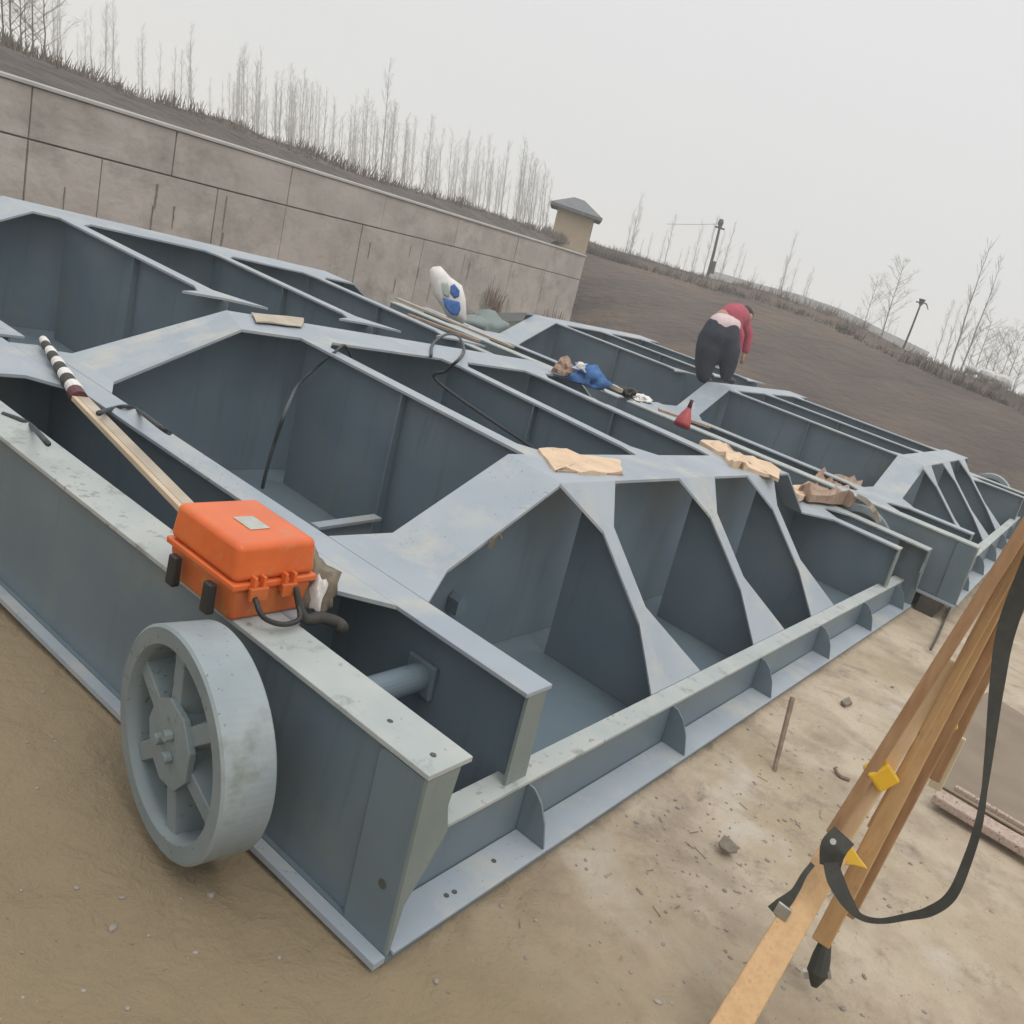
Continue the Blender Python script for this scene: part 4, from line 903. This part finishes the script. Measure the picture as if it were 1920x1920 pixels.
# ------------------------------------------------------------------ wooden tripod
def tripod():
    foot = onz(1527, 1855, 0.01); root = empty('survey_tripod', foot, 'varnished wooden surveying tripod leaning at the right with yellow clamps and black strap', 'tripod')
    def rail(name, a, Da, b, Db, w, h, mat, tw=None, th=None):
        mb = MB(); p, q = at(*a, Da), at(*b, Db); d = (q - p).normalized(); v = Vector(ray((a[0] + b[0]) / 2, (a[1] + b[1]) / 2)); sd = d.cross(v).normalized()
        mb.bar(p, q, w, h, side=sd, tw=tw, th=th); return mb.build(name, M[mat], root, bevel=0.006)
    # left leg: outer rail, inner slider, lower slider
    rail('leg_rail', (1560, 1562), 3.72, (1975, 905), 3.42, 0.042, 0.05, 'wood_dark')
    rail('leg_slider', (1577, 1580), 3.76, (1790, 1240), 3.60, 0.050, 0.03, 'wood_pale')
    rail('leg_rail', (1634, 1550), 3.80, (1990, 905), 3.46, 0.030, 0.05, 'wood')
    gl = (onz(1318, 2012) - Vector(CAM)).length - 0.02
    rail('lower_leg', (1318, 2012), gl, (1562, 1600), 3.74, 0.118, 0.06, 'wood', tw=0.100)
    # right leg
    rail('leg_rail', (1540, 1765), 4.00, (1985, 905), 3.52, 0.070, 0.05, 'wood', tw=0.055)
    rail('leg_rail', (1592, 1715), 4.02, (2008, 930), 3.54, 0.045, 0.045, 'wood_dark', tw=0.04)
    # back leg
    rail('back_leg', (1748, 1458), 4.0, (2010, 920), 3.65, 0.062, 0.045, 'wood_dark')
    rail('back_slider', (1752, 1478), 4.1, (1800, 1380), 4.02, 0.05, 0.02, 'straw_w')
    # steel shoe
    mb = MB(); a, b = at(1548, 1765, 4.0), at(1526, 1850, 4.04); mb.tube([a, a.lerp(b, .35), a.lerp(b, .7), b], [0.022, 0.034, 0.040, 0.012], 10); mb.build('foot_spike', M['strap'], root)
    mb = MB(); c = a.lerp(b, .72); sd = (at(1560, 1800, 4.0) - at(1520, 1800, 4.0)).normalized(); mb.bar(c - sd * .05, c + sd * .05, .03, .02, side=(0, 0, 1)); mb.build('foot_step', M['buckle'], root)
    # clamps
    for (a, b, D, w) in (((1632, 1462), (1672, 1440), 3.64, .09), ((1760, 1352), (1795, 1352), 3.72, .05)):
        p, q = at(*a, D), at(*b, D); mb = MB(); mb.bar(p, q, w, 0.07, side=(0, 0, 1)); mb.build('yellow_clamp', M['yellow'], root, bevel=0.01)
    mb = MB(); mb.prism([at(x, y, 3.72) for x, y in ((1574, 1590), (1596, 1585), (1610, 1606), (1628, 1630), (1600, 1622), (1572, 1622))], [at(x, y, 3.76) for x, y in ((1574, 1590), (1596, 1585), (1610, 1606), (1628, 1630), (1600, 1622), (1572, 1622))]); mb.build('yellow_wing_nut', M['yellow'], root, bevel=0.004)
    # head, out of frame, and a leg spread to the ground behind it so that it stands
    h = at(2010, 875, 3.48); mb = MB(); mb.tube([h - Vector((0, 0, .04)), h + Vector((0, 0, .05))], [0.09, 0.085], 20); mb.build('tripod_head', M['yellow'], root)
    g = onz(2350, 1380, 0.0); mb = MB(); mb.bar(h + Vector((.05, -.03, 0)), g, 0.07, 0.05); mb.build('spread_leg', M['wood'], root)
    # webbing strap: buckle at the leg joint, loop hanging to the right
    def ribbon(name, pts, w, mat='strap', tw0=0.0, tw1=0.0):
        P = smooth_path(pts, 6); mb = MB(); n = len(P); L1, R1 = [], []
        for i, p in enumerate(P):
            d = (P[min(i + 1, n - 1)] - P[max(i - 1, 0)]).normalized(); v = (p - Vector(CAM)).normalized(); s_ = d.cross(v).normalized(); nrm = d.cross(s_)
            a = tw0 + (tw1 - tw0) * i / (n - 1); ss = s_ * math.cos(a) + nrm * math.sin(a); nn = d.cross(ss).normalized()
            f_ = i / (n - 1) * (len(w) - 1); j_ = min(int(f_), len(w) - 2); ww = w[j_] + (w[j_ + 1] - w[j_]) * (f_ - j_)
            L1.append([p - ss * ww / 2 - nn * .0015, p + ss * ww / 2 - nn * .0015, p + ss * ww / 2 + nn * .0015, p - ss * ww / 2 + nn * .0015])
        vs = [x for q in L1 for x in q]; fs = [[0, 1, 2, 3], [4 * n - 1, 4 * n - 2, 4 * n - 3, 4 * n - 4]]
        for i in range(n - 1):
            for j in range(4): fs.append([i * 4 + j, i * 4 + (j + 1) % 4, (i + 1) * 4 + (j + 1) % 4, (i + 1) * 4 + j])
        return mk(name, vs, fs, M[mat], root, smooth=False)
    ribbon('strap_wrap', [at(1583, 1566, 3.60), at(1563, 1590, 3.58), at(1556, 1625, 3.60)], [0.085, 0.09, 0.07])
    ribbon('strap_loop', [at(1556, 1612, 3.60), at(1567, 1650, 3.56), at(1588, 1690, 3.54), at(1612, 1718, 3.53), at(1650, 1727, 3.52), at(1700, 1719, 3.50), at(1745, 1708, 3.48), at(1785, 1678, 3.46), at(1815, 1610, 3.44), at(1835, 1545, 3.42), at(1846, 1480, 3.42), at(1856, 1400, 3.42), at(1870, 1280, 3.42), at(1890, 1170, 3.42), at(1948, 1020, 3.40)],
           [0.050, 0.060, 0.045, 0.022, 0.018, 0.022, 0.032, 0.032, 0.028, 0.024, 0.018, 0.028, 0.045, 0.058, 0.060])
    ribbon('strap_tail', [at(1524, 1620, 3.62), at(1508, 1640, 3.60), at(1490, 1672, 3.60), at(1466, 1697, 3.60), at(1450, 1712, 3.60)], [0.018, 0.02, 0.026, 0.05, 0.055])
    mb = MB(); mb.bar(at(1455, 1700, 3.57), at(1480, 1718, 3.57), 0.05, 0.012, side=(0, 0, 1)); mb.build('strap_buckle', M['buckle'], root, bevel=0.003)
    mb = MB(); mb.tube([at(1562, 1578, 3.545), at(1562, 1578, 3.53)], 0.011, 10); mb.build('rivet', M['buckle'], root)
M['straw_w'] = material('pale_slider_wood', (0.50, 0.42, 0.27), (0.56, 0.47, 0.32), 0.6, 4, stretch=(9, 9, 2))
tripod()

# dark steel box beam lying behind the gate joint
bb = empty('steel_box_beam', onz(940, 612, 0.0), 'dark steel box beam lying between the white sack and the wall end', 'beam')
a, b = onz(868, 598, 0.62), onz(1006, 594, 0.62)
mb = MB(); mb.bar(a - Vector((0, 0, .31)), b - Vector((0, 0, .31)), 0.5, 0.60); mb.build('beam_web', M['web'], bb)
mb = MB(); mb.bar(a + Vector((0, 0, .012)), b + Vector((0, 0, .012)), 0.6, 0.02); mb.build('beam_flange', M['hole'], bb)
rag('tarpaulin', onz(905, 620, 0.72), 0.55, 0.4, 0.28, M['end'], 'grey green bundled tarpaulin beside the foot of the white sack', 'tarpaulin', 22, 0.6)

# ------------------------------------------------------------------ things on the ground
def flat(name, poly, z, th, mat, label, cat, lift=0.0):
    mb = MB(); P = [onz(x, y, z) for x, y in poly]; mb.prism([p + Vector((0, 0, th)) for p in P], P); o = mb.build(name, mat, bevel=0.004); tag(o, label, cat); return o
flat('plywood_sheet', [(1762, 1475), (1790, 1330), (1850, 1300), (1960, 1370), (1990, 1560), (1915, 1565)], 0.0, 0.014, M['ply'], 'dark stained plywood sheet lying on the ground at the right edge', 'board')
pl = empty('split_plank', onz(1830, 1520, 0.02), 'weathered split plank on the ground at the right edge in front of the plywood', 'plank')
mb = MB(); mb.bar(onz(1752, 1490, .05), onz(1960, 1612, .05), 0.14, 0.05, tw=0.17); mb.build('plank_body', M['plank'], pl, bevel=0.008)
mb = MB(); mb.bar(onz(1790, 1476, .09), onz(1935, 1560, .09), 0.045, 0.03, tw=0.03); mb.build('plank_splinter', M['plank'], pl, bevel=0.006)
mb = MB(); a = onz(1452, 1442, 0.0); b = at(1486, 1308, (a - Vector(CAM)).length * 1.02); mb.tube([a - (b - a) * .06, a.lerp(b, .5), b], [0.013, 0.015, 0.016], 7); o = mb.build('wooden_stake', M['twig']); tag(o, 'thin dark wooden stake stuck in the ground in front of the gate end', 'stake')
flat('steel_scrap', [(1346, 1582), (1357, 1568), (1368, 1576), (1384, 1592), (1381, 1601), (1364, 1600), (1350, 1592)], 0.008, 0.012, M['chip'], 'small bent brown metal scrap on the sand between gate and tripod', 'scrap')
mb = MB(); mb.tube(smooth_path([onz(1565, 1441, .012), onz(1575, 1455, .012), onz(1593, 1462, .014)], 4), 0.010, 6); o = mb.build('twig', M['twig']); tag(o, 'short curved twig on the sand just left of the tripod', 'twig')
flat('steel_scrap', [(1575, 1318), (1590, 1310), (1597, 1322), (1584, 1326)], 0.0, 0.02, M['chip'], 'dark scrap on the sand right of the wooden stake', 'scrap')
mb = MB(); mb.tube([onz(1782, 1138, .02), onz(1757, 1195, .02), onz(1745, 1218, .02)], 0.012, 6); o = mb.build('twig', M['timber']); tag(o, 'long dark twig on the sand in front of the right gate section', 'twig')
# pebbles and crumbs
def pebbles():
    r = random.Random(21); bm = bmesh.new()
    for i in range(620):
        px = r.uniform(-60, 2000); py = r.uniform(1080, 2050)
        if r.random() < 0.5: px = r.gauss(1400, 170); py = r.gauss(1560, 140)
        p = onz(px, py, 0)
        if -0.1 < p.x < 8.6 and -0.05 < p.y: continue
        if p.x > 8 and p.y > -0.5: continue
        s_ = abs(r.gauss(0, 1)) * 0.004 + 0.002
        if r.random() < 0.02: s_ *= 2.2
        mt = Matrix.Translation((p.x, p.y, gh(p.x, p.y) + s_ * 0.25)) @ Matrix.Rotation(r.uniform(0, 6), 4, 'Z') @ Matrix.Diagonal((s_ * r.uniform(.8, 1.8), s_ * r.uniform(.8, 1.5), s_ * .7, 1))
        bmesh.ops.create_icosphere(bm, subdivisions=1, radius=1, matrix=mt)
    me = bpy.data.meshes.new('pebbles'); bm.to_mesh(me); bm.free(); me.materials.append(M['stone']); o = bpy.data.objects.new('pebbles', me); COL.objects.link(o); tag(o, kind='stuff')
    mb = MB()
    for i in range(36):
        px = r.gauss(1350, 220); py = r.gauss(1500, 170); p = onz(px, py, 0)
        if (-0.1 < p.x < 8.6 and -0.08 < p.y): continue
        a = r.uniform(0, 3.14); l = r.uniform(.02, .09); z = gh(p.x, p.y) + .004; d = Vector((math.cos(a), math.sin(a), 0)) * l
        mb.tube([Vector((p.x, p.y, z)), Vector((p.x, p.y, z + .003)) + d], 0.0018, 3)
    o = mb.build('straw_litter', M['chip']); tag(o, kind='stuff')
pebbles()

# ------------------------------------------------------------------ haze
mb = MB(); mb.box8([Vector(p) for p in [(-HX, -HX, -1.2), (HX + 40, -HX, -1.2), (HX + 40, HX + 40, -1.2), (-HX, HX + 40, -1.2), (-HX, -HX, 16), (HX + 40, -HX, 16), (HX + 40, HX + 40, 16), (-HX, HX + 40, 16)]])
hz = bpy.data.materials.new('pale_haze'); hz.use_nodes = True; hz.node_tree.nodes.clear()
ho = hz.node_tree.nodes.new('ShaderNodeOutputMaterial'); pv = hz.node_tree.nodes.new('ShaderNodeVolumePrincipled')
pv.inputs['Color'].default_value = (0.97, 0.97, 0.97, 1); pv.inputs['Density'].default_value = 0.0030
hz.node_tree.links.new(pv.outputs[0], ho.inputs['Volume'])
HAZE = mb.build('haze', hz); tag(HAZE, kind='stuff')
